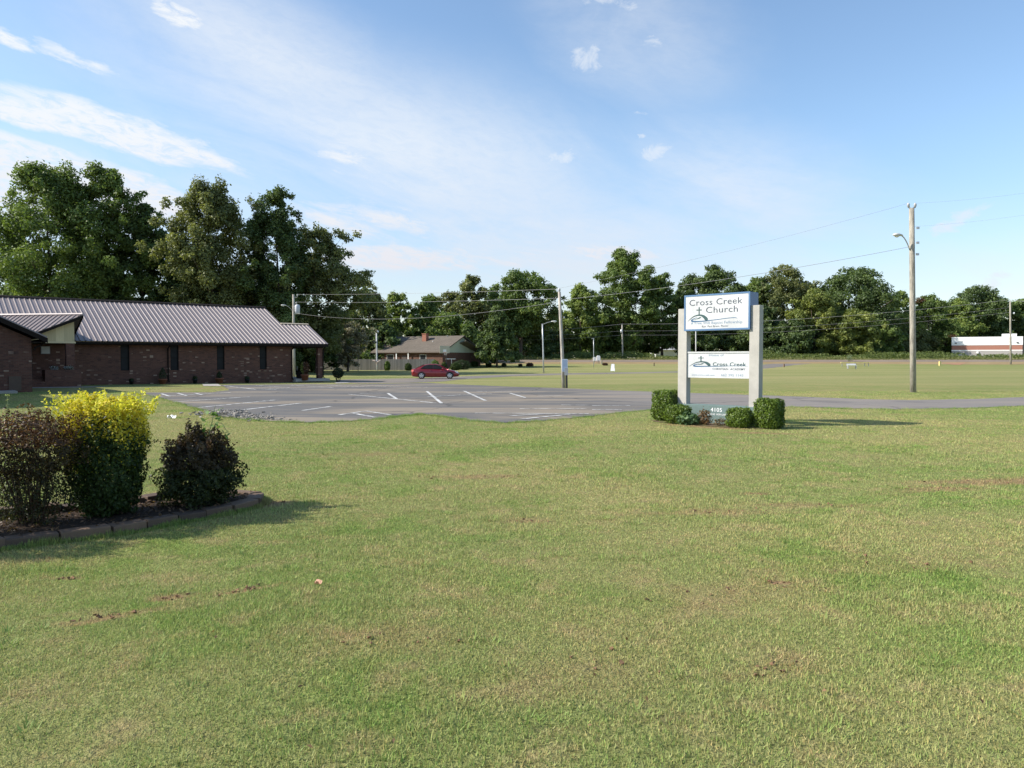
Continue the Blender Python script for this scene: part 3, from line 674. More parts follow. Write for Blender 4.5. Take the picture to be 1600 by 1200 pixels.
pan = MB().box(-.85, .85, -.06, .06, 1.12, 1.765).build('lower_panel', M_face, sign)
MB().box(-.85, .85, -.075, -.0605, 1.728, 1.768).build('panel_rail', M_steel, pan)
px_ = lambda u: -.81 + u * 1.62
pz_ = lambda v: 1.71 - v * .57
letters('faded_lettering', pan, M_inkb, [('Home of', px_(.355), px_(.60), pz_(.10), .055, dict(thin=.0)), ('www.crosscreek.com', px_(.06), px_(.45), pz_(.95), .045, dict(thin=.0)), ('662 395 1143', px_(.56), px_(.92), pz_(.955), .06, dict(thin=.0))], -.0625)
letters('lettering', pan, M_inkg, [('Cross Creek', px_(.42), px_(.965), pz_(.52), .09, dict(thin=.018))], -.0625)
letters('small_lettering', pan, M_ink, [('CHRISTIAN  ACADEMY', px_(.415), px_(.955), pz_(.69), .05, dict(thin=.012))], -.0625)
WSC = 1.3
emblem(pan, lambda u: px_(u * 1.08 - .01), lambda v: pz_((v - .24) * 1.02), -.0625, M_inkg, M_inkw, .21, [(.50, .76, .010), (.70, .74, .009), (.88, .735, .008), (.93, .765, .003)])

# ------------------------------------------------------------------ red car
M_red = None
def car_paint(name, c):
    m_, t = material(name); b = bsdf(t, c4(c), .28, .35, None, .5, Coat_Weight=.8, Coat_Roughness=.05); finish(t, b); return m_
M_red = car_paint('dark_red_car_paint', (.21, .011, .014))
gc = gnd(680, 592); 
car = empty('parked_car', (gc.x, gc.y + .3, hz(gc.x, gc.y + .3)), math.radians(5), 'dark red four door saloon car parked on the lane, facing right', 'car')
CS = .93
def section_body(stations, name, mat, parent, ny=10):
    """stations: x, half width, z floor, z shoulder, z top, half width on top"""
    prof = []
    for x, w, zf, zs, zt, wt_ in stations:
        ring = [(-w * .86, zf), (-w * .97, zf + .12), (-w, zf + (zs - zf) * .45), (-w * .985, zs - .06), (-w * .93, zs), (-wt_, zt - .02), (-wt_ * .6, zt), (0, zt + .012)]
        ring = ring + [(-a, b_) for a, b_ in ring[-2::-1]]
        prof.append([(x * CS, a * CS, b_ * CS) for a, b_ in ring])
    mb = MB(); k = len(prof[0]); vs = [p for r_ in prof for p in r_]; fs = []
    for i in range(len(prof) - 1):
        for j in range(k - 1): fs.append((i * k + j, i * k + j + 1, (i + 1) * k + j + 1, (i + 1) * k + j))
        fs.append((i * k + k - 1, i * k, (i + 1) * k, (i + 1) * k + k - 1))
    fs += [tuple(range(k)), tuple(range((len(prof) - 1) * k, len(prof) * k))]
    mb.add(vs, fs); o = mb.build(name, mat, parent, smooth=True); return o
body = section_body([(-2.30, .60, .42, .66, .78, .50), (-2.27, .72, .30, .80, .93, .60), (-2.12, .82, .24, .88, 1.00, .66), (-1.75, .885, .20, .92, 1.03, .68), (-1.2, .90, .19, .93, .99, .70), (-.4, .905, .18, .92, .97, .72), (.5, .905, .18, .90, .95, .72), (1.05, .90, .19, .87, .95, .70), (1.5, .885, .20, .80, .88, .66), (1.95, .84, .22, .70, .77, .60), (2.2, .72, .26, .60, .66, .50), (2.30, .56, .34, .50, .55, .40)], 'body', M_red, car)
cabin = section_body([(-1.95, .66, .90, .96, 1.00, .55), (-1.55, .74, .90, 1.00, 1.18, .58), (-1.05, .77, .90, 1.05, 1.38, .56), (-.5, .78, .90, 1.05, 1.455, .56), (.05, .78, .90, 1.05, 1.45, .56), (.45, .78, .90, 1.03, 1.36, .57), (.85, .76, .88, .98, 1.16, .60), (1.25, .70, .85, .92, .95, .60)], 'roof', M_red, car)
for sg in (-1, 1):
    wn = MB(); y0, y1 = sg * .775 * CS, sg * .585 * CS
    side = lambda pts: [(x * CS, sg * (.795 - .24 * max(0, (z - 1.0)) / .45) * CS, z * CS) for x, z in pts]
    wn.prism(side([(-1.45, 1.00), (-.25, .99), (-.25, 1.385), (-.75, 1.385), (-1.1, 1.28)]), (0, sg * .012, 0)).prism(side([(-.19, .99), (.88, .97), (.45, 1.25), (.12, 1.37), (-.19, 1.39)]), (0, sg * .012, 0))
    wn.build('side_window', M_glass, car)
    MB().box(-.62 * CS, -.44 * CS, sg * .90 * CS - .015, sg * .90 * CS + .015, .83 * CS, .86 * CS).box(.42 * CS, .6 * CS, sg * .90 * CS - .015, sg * .90 * CS + .015, .81 * CS, .84 * CS).build('door_handle', plain('handle_chrome', (.45, .2, .2), .3, .6), car)
    mr_ = MB().lathe([(.03, -.07), (.085, -.04), (.09, .03), (.05, .07)], (.72 * CS, sg * .93 * CS, 1.0 * CS), 8).build('wing_mirror', M_red, car, True)
    MB().prism([(2.02 * CS, sg * .80 * CS, .60 * CS), (2.22 * CS, sg * .69 * CS, .56 * CS), (2.16 * CS, sg * .70 * CS, .68 * CS), (1.86 * CS, sg * .82 * CS, .74 * CS)], (0, sg * .02, .02)).build('headlight', plain('headlamp', (.75, .76, .78), .12), car)
    MB().prism([(-2.30 * CS, sg * .66 * CS, .72 * CS), (-2.10 * CS, sg * .825 * CS, .72 * CS), (-2.06 * CS, sg * .81 * CS, .90 * CS), (-2.26 * CS, sg * .66 * CS, .90 * CS)], (-.015, sg * .015, 0)).build('tail_light', plain('tail_lamp', (.55, .12, .10), .2), car)
    for x in (-1.33, 1.38):
        MB().lathe([(.335, -.004), (.365, -.002), (.372, .004)], (0, 0, 0), 20)
        tw = MB(); n = 24; prof = [(.0, -.10), (.20, -.105), (.30, -.10), (.325, -.06), (.325, .06), (.30, .10), (.20, .105)]
        vs = []
        for r_, yy in prof:
            for k_ in range(n): t_ = 2 * math.pi * k_ / n; vs.append((x * CS + r_ * math.cos(t_) * CS, sg * .80 * CS - sg * yy, .325 * CS + r_ * math.sin(t_) * CS))
        fs = [(i * n + k_, i * n + (k_ + 1) % n, (i + 1) * n + (k_ + 1) % n, (i + 1) * n + k_) for i in range(len(prof) - 1) for k_ in range(n)]
        tw.add(vs, fs); wheel = tw.build('wheel', plain('tyre_rubber', (.012, .012, .012), .85), car)
        arch = MB(); pts = [(x * CS + .40 * CS * math.cos(a), .325 * CS + .40 * CS * math.sin(a)) for a in [math.pi * (i / 14) for i in range(15)]]
        pts = pts + [(x * CS + .33 * CS * math.cos(a), .325 * CS + .33 * CS * math.sin(a)) for a in [math.pi * (1 - i / 14) for i in range(15)]]
        arch.prism([(p[0], sg * .897 * CS, p[1]) for p in pts], (0, sg * .012, 0)).build('wheel_arch', M_black, car)
        rim = MB(); yo = sg * (.80 * CS + .108)
        ring = [(.215, 0), (.185, .012)]
        vs = [(x * CS + r_ * math.cos(2 * math.pi * k_ / 20) * CS, yo + sg * dy, .325 * CS + r_ * math.sin(2 * math.pi * k_ / 20) * CS) for r_, dy in ring for k_ in range(20)]
        rim.add(vs, [(k_, (k_ + 1) % 20, 20 + (k_ + 1) % 20, 20 + k_) for k_ in range(20)])
        for k_ in range(5):
            a = 2 * math.pi * k_ / 5 + .3; da = Vector((math.cos(a), 0, math.sin(a))); dn = Vector((-math.sin(a), 0, math.cos(a))); c0 = Vector((x * CS, yo, .325 * CS))
            rim.prism([c0 + da * .02 + dn * .05, c0 + da * .02 - dn * .05, c0 + da * .18 - dn * .032, c0 + da * .18 + dn * .032], (0, sg * .014, 0))
        rim.build('rim', plain('alloy', (.62, .63, .65), .3, .6), wheel)
ws = lambda pts: [(x * CS, y * CS, z * CS) for x, y, z in pts]
MB().slab(ws([(1.20, -.66, .955), (1.20, .66, .955), (.50, .56, 1.365), (.50, -.56, 1.365)]), -.02).build('windscreen', M_glass, car)
MB().slab(ws([(-1.90, .60, 1.025), (-1.90, -.60, 1.025), (-1.08, -.54, 1.395), (-1.08, .54, 1.395)]), -.02).build('rear_window', M_glass, car)
MB().box(2.24 * CS, 2.32 * CS, -.38, .38, .36 * CS, .46 * CS).build('grille', M_black, car)

# ------------------------------------------------------------------ brick bungalow with its fence
M_shing = shingle_material('tan_shingles', (.150, .128, .105)); M_gab = plain('pale_green_siding', (.44, .47, .36), .7, 0, .1)
HB = Vector((-10.4, 115, 0)); A_H = math.atan2(-.5, .87)
house = empty('brick_bungalow', HB, A_H, 'low brick bungalow with tan shingle roof, chimney and pale green gable', 'house')
HL, HD, HE = 13.0, 10.6, 2.5
b = MB().box(-HL, 0, 0, .25, -.3, HE).box(-.25, 0, .25, HD, -.3, HE).box(-HL, -.25, HD - .25, HD, -.3, HE).box(-HL, -HL + .25, .25, HD - .25, -.3, HE)
b.build('wall', M_brick2, house)
zr_ = HE + .10 + (HD / 2 + .5) * .44
r = MB().slab([(-HL - .5, -.5, HE + .1), (.45, -.5, HE + .1), (.45, HD / 2, zr_), (-HL - .5, HD / 2, zr_)], .14).slab([(.45, HD + .5, HE + .1), (-HL - .5, HD + .5, HE + .1), (-HL - .5, HD / 2, zr_), (.45, HD / 2, zr_)], .14)
hroof = r.build('roof', M_shing, house)
MB().prism([(-.02, 0, HE + .001), (-.02, HD, HE + .001), (-.02, HD / 2, zr_ - .2)], (.06, 0, 0)).build('gable_siding', M_gab, house); MB().prism([(-HL, 0, HE + .001), (-HL, HD, HE + .001), (-HL, HD / 2, zr_ - .2)], (.06, 0, 0)).build('gable_siding', M_gab, house)
MB().box(-HL - .5, .45, -.56, -.505, HE - .06, HE + .11).build('fascia', plain('brown_fascia', (.10, .075, .06), .6), house)
ch = MB().box(-6.2, -5.45, 3.3, 4.0, 3.6, zr_ + .25).box(-6.26, -5.39, 3.24, 4.06, zr_ + .251, zr_ + .36).build('chimney', plain('chimney_brick', (.28, .11, .07), .8, 0, .3, 9), hroof)
MB().lathe([(.06, 0), (.06, .5)], (-2.6, 5.0, zr_ - .4), 8).build('vent_pipe', M_steel, hroof)
MB().lathe([(.05, 0), (.05, .35)], (-4.0, 3.1, zr_ - 1.15), 8).build('vent_pipe', M_white, hroof)
for x0, x1 in ((-10.6, -9.2), (-4.2, -3.0)):
    w = MB().box(x0, x1, -.03, .05, .95, 2.2).build('window', plain('white_window_frame', (.6, .6, .58), .6), house); MB().box(x0 + .07, x1 - .07, -.036, -.031, 1.02, 2.13).build('pane', M_glass, w)
d_ = MB().box(-7.6, -6.7, -.03, .05, 0, 2.05).build('door', plain('dark_door', (.05, .035, .03), .6), house)
for x in (-8.4, -6.1): MB().box(x - .07, x + .07, -.45, -.31, -.1, HE).build('porch_post', M_white, house)
gz = MB().slab([(-1.0, HD - 1.6, HE + .1), (5.2, HD - 1.6, HE + .1), (5.2, HD + 3, HE + 1.9), (-1.0, HD + 3, HE + 1.9)], .14).slab([(5.2, HD + 7.6, HE + .1), (-1.0, HD + 7.6, HE + .1), (-1.0, HD + 3, HE + 1.9), (5.2, HD + 3, HE + 1.9)], .14)
MB().slab([(-1.5, HD / 2 - 1, HE + 1.0), (-1.5, HD + .9, HE - .05), (1.1, HD + .9, HE - .05), (1.1, HD / 2 - .6, HE + 1.9)][::-1], .12).build('rear_roof', M_shing, house)

fence = empty('privacy_fence', (0, 105, 0), 0, 'grey weathered board fence in front of the bungalow', 'fence')
M_fence = wood_plank_material('grey_fence_boards', (.25, .235, .215), .145)
fb = MB(); x = -34.0; rr = random.Random(4)
while x < -10.6:
    fb.box(x, x + .138, -.012, .012, hz(x, 105) - .05 + rr.uniform(0, .03), hz(x, 105) + 1.52 + rr.uniform(-.02, .02)); x += .145
fb.build('fence_boards', M_fence, fence)
x = -34.0
while x < -10.5:
    MB().box(x - .05, x + .05, .06, .16, hz(x, 105) - .1, 1.5).build('fence_post', M_fence, fence); x += 2.9
MB().box(-34, -10.6, .0125, .058, .35, .43).build('fence_rail', M_fence, fence); MB().box(-34, -10.6, .0125, .058, 1.15, 1.23).build('fence_rail', M_fence, fence)

# ------------------------------------------------------------------ distant store at the right
M_sbrick = brick_material('store_brick', .02)
st0 = at(1487, 553, 168); st = empty('brick_store', (st0.x, 168, st0.z - .1), -.52, 'long flat roofed brick store with a white top band and grey base', 'store')
SW, SD = 12.9, 14
MB().box(0, SW, 0, SD, -2.5, .75).build('grey_base', plain('grey_block', (.34, .32, .31), .8), st)
MB().box(-.03, SW + .03, -.03, SD, .751, .95).build('white_stripe', M_white, st)
MB().box(0, SW, 0, SD, .951, 1.95).build('brick_wall', plain('store_red_brick', (.34, .155, .115), .85, 0, .12, 3), st)
MB().box(-.05, SW + .05, -.05, SD, 1.951, 3.75).build('parapet_band', M_white, st)
MB().box(SW + .06, SW + 1.9, 1.2, SD, -2.5, 2.9).build('shaded_side', plain('side_shade_tone', (.24, .22, .20), .8), st)  # stands in for the store's right side, its shade put into the colour
MB().box(9.4, 12.0, 2.5, 5, 3.7, 4.4).build('rooftop_unit', M_white, st)
for x in (.75, 12.0): MB().box(x - .18, x + .18, -.2, -.06, 2.35, 2.55).build('wall_lamp', M_black, st)
MB().box(4.6, 5.0, -.3, -.04, .2, .62).build('meter_box', M_white, st)
sh0 = at(1050, 555, 196)
shd = empty('white_shed', (sh0.x, 196, hz(sh0.x, 196)), .3, 'small white building half hidden behind the trees left of the sign', 'shed')
MB().box(-4.5, 4.5, 0, 5, -.3, 2.2).build('wall', M_white, shd); MB().slab([(-4.8, -.3, 2.2), (4.8, -.3, 2.2), (4.8, 2.5, 3.3), (-4.8, 2.5, 3.3)], .1).slab([(4.8, 5.3, 2.2), (-4.8, 5.3, 2.2), (-4.8, 2.5, 3.3), (4.8, 2.5, 3.3)], .1).build('roof', plain('pale_roof', (.5, .5, .5), .6), shd)

# ------------------------------------------------------------------ poles, lamps and wires
def insulator(parent, p): MB().lathe([(.03, 0), (.03, .06), (.075, .08), (.05, .13), (.075, .15), (.05, .2), (.03, .24)], p, 8).build('insulator', plain('grey_porcelain', (.45, .45, .46), .3), parent, True)
def pole(name, foot, top, r0, r1, mat, label, cat='utility pole', group=None):
    foot = Vector(foot); top = Vector(top); e = empty(name, foot, 0, label, cat, group); d = top - foot
    MB().tube([Vector((0, 0, -.4)), d * .33, d * .66, d], [r0, r0 * .67 + r1 * .33, r0 * .33 + r1 * .67, r1], 12).build('pole', mat, e, True)
    return e, d
def cobra(parent, p0, p1, mat, scale=1.0, rise=.25):
    """a curved lamp arm from p0 with a lamp head at p1"""
    p0, p1 = Vector(p0), Vector(p1); mid = p0.lerp(p1, .5) + Vector((0, 0, rise))
    a = [p0.lerp(mid, t).lerp(mid.lerp(p1, t), t) for t in [i / 10 for i in range(11)]]
    MB().tube(a, .03 * scale, 6).build('lamp_arm', mat, parent, True)
    d = (p1 - p0); d.z = 0; d.normalize(); s_ = Vector((-d.y, d.x, 0))
    mb = MB(); secs = [(-.12, .05, .04), (.0, .10, .07), (.18, .16, .10), (.38, .15, .10), (.50, .06, .05)]; n = 10; vs = []
    for t_, w_, h_ in secs:
        for k_ in range(n):
            a_ = 2 * math.pi * k_ / n; vs.append(p1 + d * t_ * scale + s_ * math.cos(a_) * w_ * scale + Vector((0, 0, (math.sin(a_) * h_ * (1 if math.sin(a_) > 0 else .6)) * scale)))
    fs = [(i * n + k_, i * n + (k_ + 1) % n, (i + 1) * n + (k_ + 1) % n, (i + 1) * n + k_) for i in range(len(secs) - 1) for k_ in range(n)] + [tuple(range(n)), tuple(range((len(secs) - 1) * n, len(secs) * n))]
    mb.add(vs, fs); hd = mb.build('lamp_head', plain('lamp_grey', (.55, .55, .53), .4), parent, True)
    MB().lathe([(.05 * scale, -.09 * scale), (.11 * scale, -.05 * scale), (.12 * scale, 0)], p1 + d * .26 * scale + Vector((0, 0, -.03 * scale)), 10).build('lens', plain('lamp_lens', (.7, .7, .66), .15), hd, True)

# tall lamp pole on the right
f = gnd(1427, 613); t_ = at(1424.5, 325, f.y)
pB, dB = pole('utility_pole', f, t_, .140, .115, M_polewood, 'tall wooden utility pole with a street lamp arm standing in the field at right')
for sx in (-1, 1):
    MB().tube([dB + Vector((0, 0, -.12)), dB + Vector((sx * .13, 0, .08))], .022, 6).build('pin', M_steel, pB); insulator(pB, dB + Vector((sx * .16, 0, .0)))
arm0 = at(1424, 391, f.y) - f; arm1 = at(1405, 369, f.y) - f; cobra(pB, arm0 + Vector((-.1, -.05, 0)), arm1 + Vector((-.05, -.25, 0)), M_steel, .9, .28)
for py in (357, 380, 398): MB().box(-.06, .06, -.2, -.12, (at(1424, py, f.y) - f).z - .05, (at(1424, py, f.y) - f).z + .05).build('bracket', M_steel, pB)
# pole with the notice at the edge of the lot
fA = gnd(881, 606.3); tA = at(874, 456, fA.y)
pA, dA = pole('utility_pole', fA, tA, .10, .08, M_polegrey, 'leaning wooden utility pole at the lot edge with a blue and white notice')
MB().tube([Vector((.16, -.06, -.2)), Vector((.14, -.06, .72))], .06, 8).build('conduit', M_black, pA); MB().box(.03, .22, -.2, -.1, .72, 1.12).build('meter_box', plain('meter_grey', (.35, .36, .37), .5), pA)
npan = MB().box(-.12, .20, -.16, -.125, .93, 1.62).build('notice_panel', plain('pale_blue_panel', (.50, .58, .68), .5), pA)
ln = MB()
for i in range(9): ln.box(-.09, .17, -.164, -.161, .98 + i * .068, 1.005 + i * .068)
ln.build('notice_stripes', plain('blue_print', (.12, .20, .34), .5), npan)
insulator(pA, dA + Vector((0, 0, -.03))); MB().box(-.03, .03, -.14, .02, 3.9, 4.0).build('bracket', M_steel, pA)
# pole behind the church with the transformer
tC = at(458.5, 460, 72); pC, dC = pole('utility_pole', (at(459.5, 588, 72).x, 72, -.05), tC, .14, .105, M_polegrey, 'wooden utility pole with a grey transformer can behind the church porch')
MB().lathe([(.18, 0), (.23, .04), (.24, .75), (.20, .85), (.08, .90)], Vector((.40, -.12, dC.z - 1.85)), 14).build('transformer', plain('transformer_grey', (.50, .52, .56), .4), pC, True)
MB().box(.05, .35, -.04, .04, dC.z - .32, dC.z - .22).build('crossarm', M_polegrey, pC); insulator(pC, Vector((.38, 0, dC.z - .22))); insulator(pC, Vector((.30, -.12, dC.z - .95)))
cobra(pC, Vector((-.08, 0, dC.z - 1.55)), Vector((-.65, -.35, dC.z - 1.05)), M_steel, .8, .2)
# steel street lamp beyond the lot
fS = gnd(849.5, 582.5); tS = at(847.5, 506, fS.y); pS, dS = pole('street_lamp', fS, tS, .10, .07, M_steel, 'slim street lamp with one long arm, left of the pole with the notice', 'street lamp')
cobra(pS, dS + Vector((0, 0, -.1)), dS + Vector((1.15, .1, .28)), M_steel, 1.1, .1)
fW = at(589, 577, 103); pW, dW = pole('lamp_post', (fW.x, 103, hz(fW.x, 103)), at(588.3, 520, 103), .11, .09, plain('pale_post', (.52, .54, .57), .5), 'straight pale lamp post in front of the grey fence', 'lamp post')
MB().lathe([(.06, 0), (.20, .05), (.22, .22), (.10, .34)], dW + Vector((.12, -.1, -.05)), 10).build('lamp_head', M_white, pW, True)
cr = MB().tube([(-.55, -.2, 1.35), (-.2, -.25, 1.28), (0, -.2, 1.15)], [.10, .12, .06], 6).tube([(.5, -.2, 1.35), (.2, -.25, 1.2), (0, -.2, 1.05)], [.09, .11, .06], 6).tube([(0, -.22, 1.1), (.05, -.2, .75)], [.16, .05], 6)
cr.build('hanging_basket', plain('pale_flowers', (.48, .40, .36), .8, 0, .4, 8), pW)
fT = gnd(927.7, 574); pT, dT = pole('lamp_post', fT, at(927.5, 529, fT.y), .055, .05, M_steel, 'thin steel lamp post beside the two white mailboxes', 'lamp post')
MB().box(-.35, .06, -.06, .06, dT.z - .02, dT.z + .06).build('lamp_head', M_steel, pT)
# highway poles
fD = at(1579.5, 557.5, 128); pD, dD = pole('utility_pole', (fD.x, 128, hz(fD.x, 128)), at(1578.5, 471, 128), .16, .12, M_polewood, 'wooden utility pole in front of the distant brick store')
insulator(pD, dD); MB().lathe([(.1, 0), (.14, .15), (.1, .3)], Vector((.35, 0, dD.z - 2.1)), 8).build('lamp_head', M_white, pD, True); MB().tube([(0, 0, dD.z - 1.95), (.35, 0, dD.z - 1.85)], .03, 5).build('lamp_arm', M_steel, pD)
fE = at(973, 560, 148); pE, dE = pole('utility_pole', (fE.x, 148, hz(fE.x, 148)), at(972, 508, 148), .15, .12, M_polegrey, 'wooden utility pole at the wood edge left of the church sign')
insulator(pE, dE); MB().lathe([(.16, 0), (.19, .05), (.19, .6), (.1, .68)], Vector((-.3, -.1, dE.z - 1.5)), 10).build('transformer', M_steel, pE, True)
fF = at(1087.5, 560, 132); pF, dF = pole('utility_pole', (fF.x, 132, hz(fF.x, 132)), at(1087, 470, 132), .10, .085, plain('pale_pole', (.60, .60, .60), .5), 'pale straight pole seen through the gap in the church sign')
MB().box(-.06, .06, -.12, -.02, dF.z - .6, dF.z - .3).build('bracket', M_steel, pF)

M_wireblack2 = plain('grey_cable', (.16, .16, .16), .6)
def wire(label, pts, r, sag, mat=M_wire):
    """one hanging line through its support points"""
    path = []
    for i in range(len(pts) - 1):
        a, c = Vector(pts[i]), Vector(pts[i + 1])
        for j in range(16):
            t = j / 16; p = a.lerp(c, t); p.z -= sag * 4 * t * (1 - t); path.append(p)
    path.append(Vector(pts[-1]))
    o = MB().tube(path, r, 5).build('overhead_wire', mat, None); return setp(o, label, 'wire', 'overhead wires')
hA = fA + dA; hB = f + dB; hC = Vector((pC.location)) + dC
wire('upper wire from the transformer pole to the leaning notice pole', [hC + Vector((.38, 0, 0)), hA + Vector((0, 0, .16))], .008, .10)
wire('middle wire from the transformer pole to the leaning notice pole', [hC + Vector((.30, -.12, -.72)), hA + Vector((0, 0, -.35))], .008, .12)
wire('drooping dark cable below the two straight wires left of the notice pole', [hC + Vector((.2, -.1, -1.75)), hA + Vector((0, 0, -.55))], .011, .75, M_wireblack2)
wire('lower sagging cable from the notice pole up to the lamp pole', [hA + Vector((.05, 0, -.45)), Vector(f) + arm0 + Vector((-.15, 0, .15))], .010, .22)
wire('thin top wire from the notice pole to the top of the lamp pole', [hA + Vector((0, 0, .2)), hB + Vector((-.16, 0, .22))], .005, .2)
wire('thin wire running off to the right from the lamp pole top', [hB + Vector((.16, 0, .22)), at(1640, 296, f.y - 2)], .003, .08)
wire('second thin wire running off to the right below the lamp pole top', [f + (at(1427, 354, f.y) - f), at(1640, 330, f.y - 3)], .003, .08)
hD = Vector(pD.location) + dD; hE = Vector(pE.location) + dE
lft = at(600, 533, 165)
for k_, (dz, nm) in enumerate(((.2, 'top'), (-1.1, 'middle'), (-1.9, 'lowest'))):
    wire(nm + ' of the three highway wires running left from the wood edge pole', [at(560, 536 + 5 * k_, 150), at(770, 520 + 6 * k_, 150), hE + Vector((0, 0, dz))], .022 if k_ == 0 else .014, .25)
    wire(nm + ' of the three highway wires between the wood edge pole and the store pole', [hE + Vector((0, 0, dz)), hD + Vector((0, 0, dz + .1))], .022 if k_ == 0 else .014, 1.1)
wire('highway wire running off to the right from the store pole', [hD + Vector((0, 0, .2)), at(1660, 474, 122)], .03, .05)

# ------------------------------------------------------------------ small things beyond the lot
def on(px, py, Y=None):
    g = gnd(px, py) if Y is None else at(px, py, Y)
    return Vector((g.x, g.y, hz(g.x, g.y)))
def hoop(px, py, px_b, label, rz, sc=1.0, col=(.45, .42, .32)):
    p = on(px, py); e = empty('basketball_hoop', p, rz, label, 'basketball hoop')
    MB().tube([(0, 0, -.2), (0, 0, 2.3), (-.25, -.1, 2.9), (-.5, -.2, 3.0)], .05, 8).build('pole', M_black, e)
    bdr = MB().box(-1.1, .35, -.28, -.25, 2.35, 3.35).build('backboard', plain('board', col, .4, 0, .1), e)
    MB().box(-.62, -.12, -.288, -.281, 2.5, 2.85).build('target_square', M_white, bdr)
    rg = [(-.37 + .23 * math.cos(a), -.55 + .23 * math.sin(a), 2.45) for a in [2 * math.pi * i / 16 for i in range(17)]]
    MB().tube(rg, .015, 5).build('rim', plain('orange_rim', (.5, .14, .04), .5), e)
    nt = MB()
    for i in range(0, 16, 2):
        q = Vector(rg[i]); nt.tube([q, q.lerp(Vector((-.37, -.55, 2.05)), .45) + Vector((0, 0, -.2))], .012, 4)
    nt.build('net', M_white, e); return e
hoop(697.5, 578.5, 0, 'basketball hoop with a yellowish backboard standing above the red car', .5)
hoop(559.5, 579.5, 0, 'basketball hoop with a dark backboard against the grey fence near the church porch', -.2, 1, (.10, .12, .12))
p = on(659, 577.5); e = empty('yard_sign', p, 0, 'white and pale blue banner sign in front of the grey fence above the car', 'sign')
for sx in (-.36, .36): MB().box(sx - .02, sx + .02, -.02, .02, -.1, 1.2).build('stake', M_steel, e)
MB().box(-.42, .42, -.035, -.021, .5, 1.3).build('sign_panel', plain('banner_white', (.68, .74, .78), .5), e); MB().box(-.42, .42, -.04, -.036, .95, 1.02).box(-.3, .3, -.04, -.036, .65, .8).build('sign_print', plain('banner_blue', (.25, .40, .52), .5), e)
p = on(957.5, 581); e = empty('yard_sign', p, -.2, 'white sandwich sign standing on the grass by the lane', 'sign')
MB().slab([(-.26, -.22, .12), (.26, -.22, .12), (.2, 0, .98), (-.2, 0, .98)], .02).slab([(.26, .22, .12), (-.26, .22, .12), (-.2, 0, .98), (.2, 0, .98)], .02).build('sign_panel', M_white, e)
for sx in (-.22, .22): MB().tube([(sx, -.24, -.05), (sx * .85, 0, .97)], .018, 5).build('leg', M_steel, e)
for i, (px, dy, s_, lab) in enumerate(((929, 0, .95, 'left smaller one of the two white mailboxes by the highway verge'), (935, .4, 1.15, 'right larger one of the two white mailboxes by the highway verge'))):
    p = on(px, 567.5 - dy); e = empty('mailbox', p, 0, lab, 'mailbox', 'white mailboxes by the verge')
    MB().prism([(-.26 * s_, -.3, .42), (.26 * s_, -.3, .42), (.26 * s_, -.3, .85 * s_ + .1), (.14 * s_, -.3, 1.02 * s_ + .1), (-.14 * s_, -.3, 1.02 * s_ + .1), (-.26 * s_, -.3, .85 * s_ + .1)], (0, .6, 0)).build('box', M_white, e)
    MB().box(-.05, .05, -.05, .05, -.3, .42).build('post', M_polewood, e); MB().box(.27 * s_, .29 * s_, -.2, -.1, .7, .95).build('flag', plain('red_flag', (.4, .05, .04), .5), e)
def stump(px, py, h, w, mat, lab, nm='marker_post', cat='post', Y=None):
    p = on(px, py, Y); e = empty(nm, p, .2, lab, cat)
    MB().box(-w / 2, w / 2, -w / 2, w / 2, -.2, h - .06).build('post', mat, e); MB().prism([(-w / 2 - .01, -w / 2 - .01, h - .059), (w / 2 + .01, -w / 2 - .01, h - .059), (w / 2 + .01, w / 2 + .01, h - .059), (-w / 2 - .01, w / 2 + .01, h - .059)], (0, 0, .05)).build('cap', mat, e)
stump(940, 568.5, .62, .22, plain('bleached_wood', (.42, .36, .27), .8), 'short pale wooden post beside the white mailboxes')
stump(1022, 572, .55, .12, plain('dark_post', (.10, .07, .05), .8), 'short dark wooden post on the verge left of the church sign')
stump(1225, 573.5, .50, .16, plain('brown_post', (.20, .12, .07), .8), 'short brown post on the field edge right of the church sign')
stump(1468.5, 571.5, .75, .26, plain('yellow_marker', (.62, .50, .20), .6), 'short yellow marker post near the red dirt path')
# rail and bench on the verge
p = on(1336, 572.5); e = empty('barrier_rail', p, .02, 'long low yellow and white barrier rail on the far edge of the field', 'barrier')
MB().box(-2.3, 2.3, -.06, .06, .52, .70).build('rail', plain('faded_yellow', (.72, .58, .24), .6, 0, .35, 2.5), e)
for x in (-2.1, -1.35, .1, 1.55, 2.15): MB().box(x - .04, x + .04, -.05, .05, -.2, .519).build('leg', plain('barrier_grey', (.25, .26, .26), .6), e)
p = on(1331, 576); e = empty('park_bench', p, 0, 'pale bench in front of the yellow barrier rail', 'bench')
MB().box(-.7, .7, -.2, .2, .40, .45).build('seat', M_white, e); MB().box(-.7, .7, .18, .22, .55, .75).build('backrest', M_white, e)
for x in (-.6, .6): MB().box(x - .04, x + .04, -.18, .23, -.1, .399).build('leg', M_steel, e)
# white frame by the house
p = on(704, 576.5, 110); e = empty('clothes_line', p, .1, 'white T shaped clothes line post in front of the bungalow gable', 'clothes line')
MB().box(-.7, .7, -.04, .04, 1.5, 1.58).build('crossbar', M_white, e); MB().box(.1, .18, -.04, .04, -.2, 1.5).build('post', M_steel, e)
# bench under the porch roof and pots along the church wall
pb_ = chl(8.35, 1.6, .10); e = empty('bench', pb_, A_W + 1.2, 'dark bench under the side porch roof of the church', 'bench')
MB().box(-.8, .8, -.22, .22, .40, .46).build('seat', M_trim, e); MB().box(-.8, .8, .2, .25, .60, .9).build('backrest', plain('grey_slat', (.25, .24, .23), .6), e)
for x in (-.7, .7): MB().box(x - .05, x + .05, -.2, .25, 0, .399).build('leg', M_trim, e)

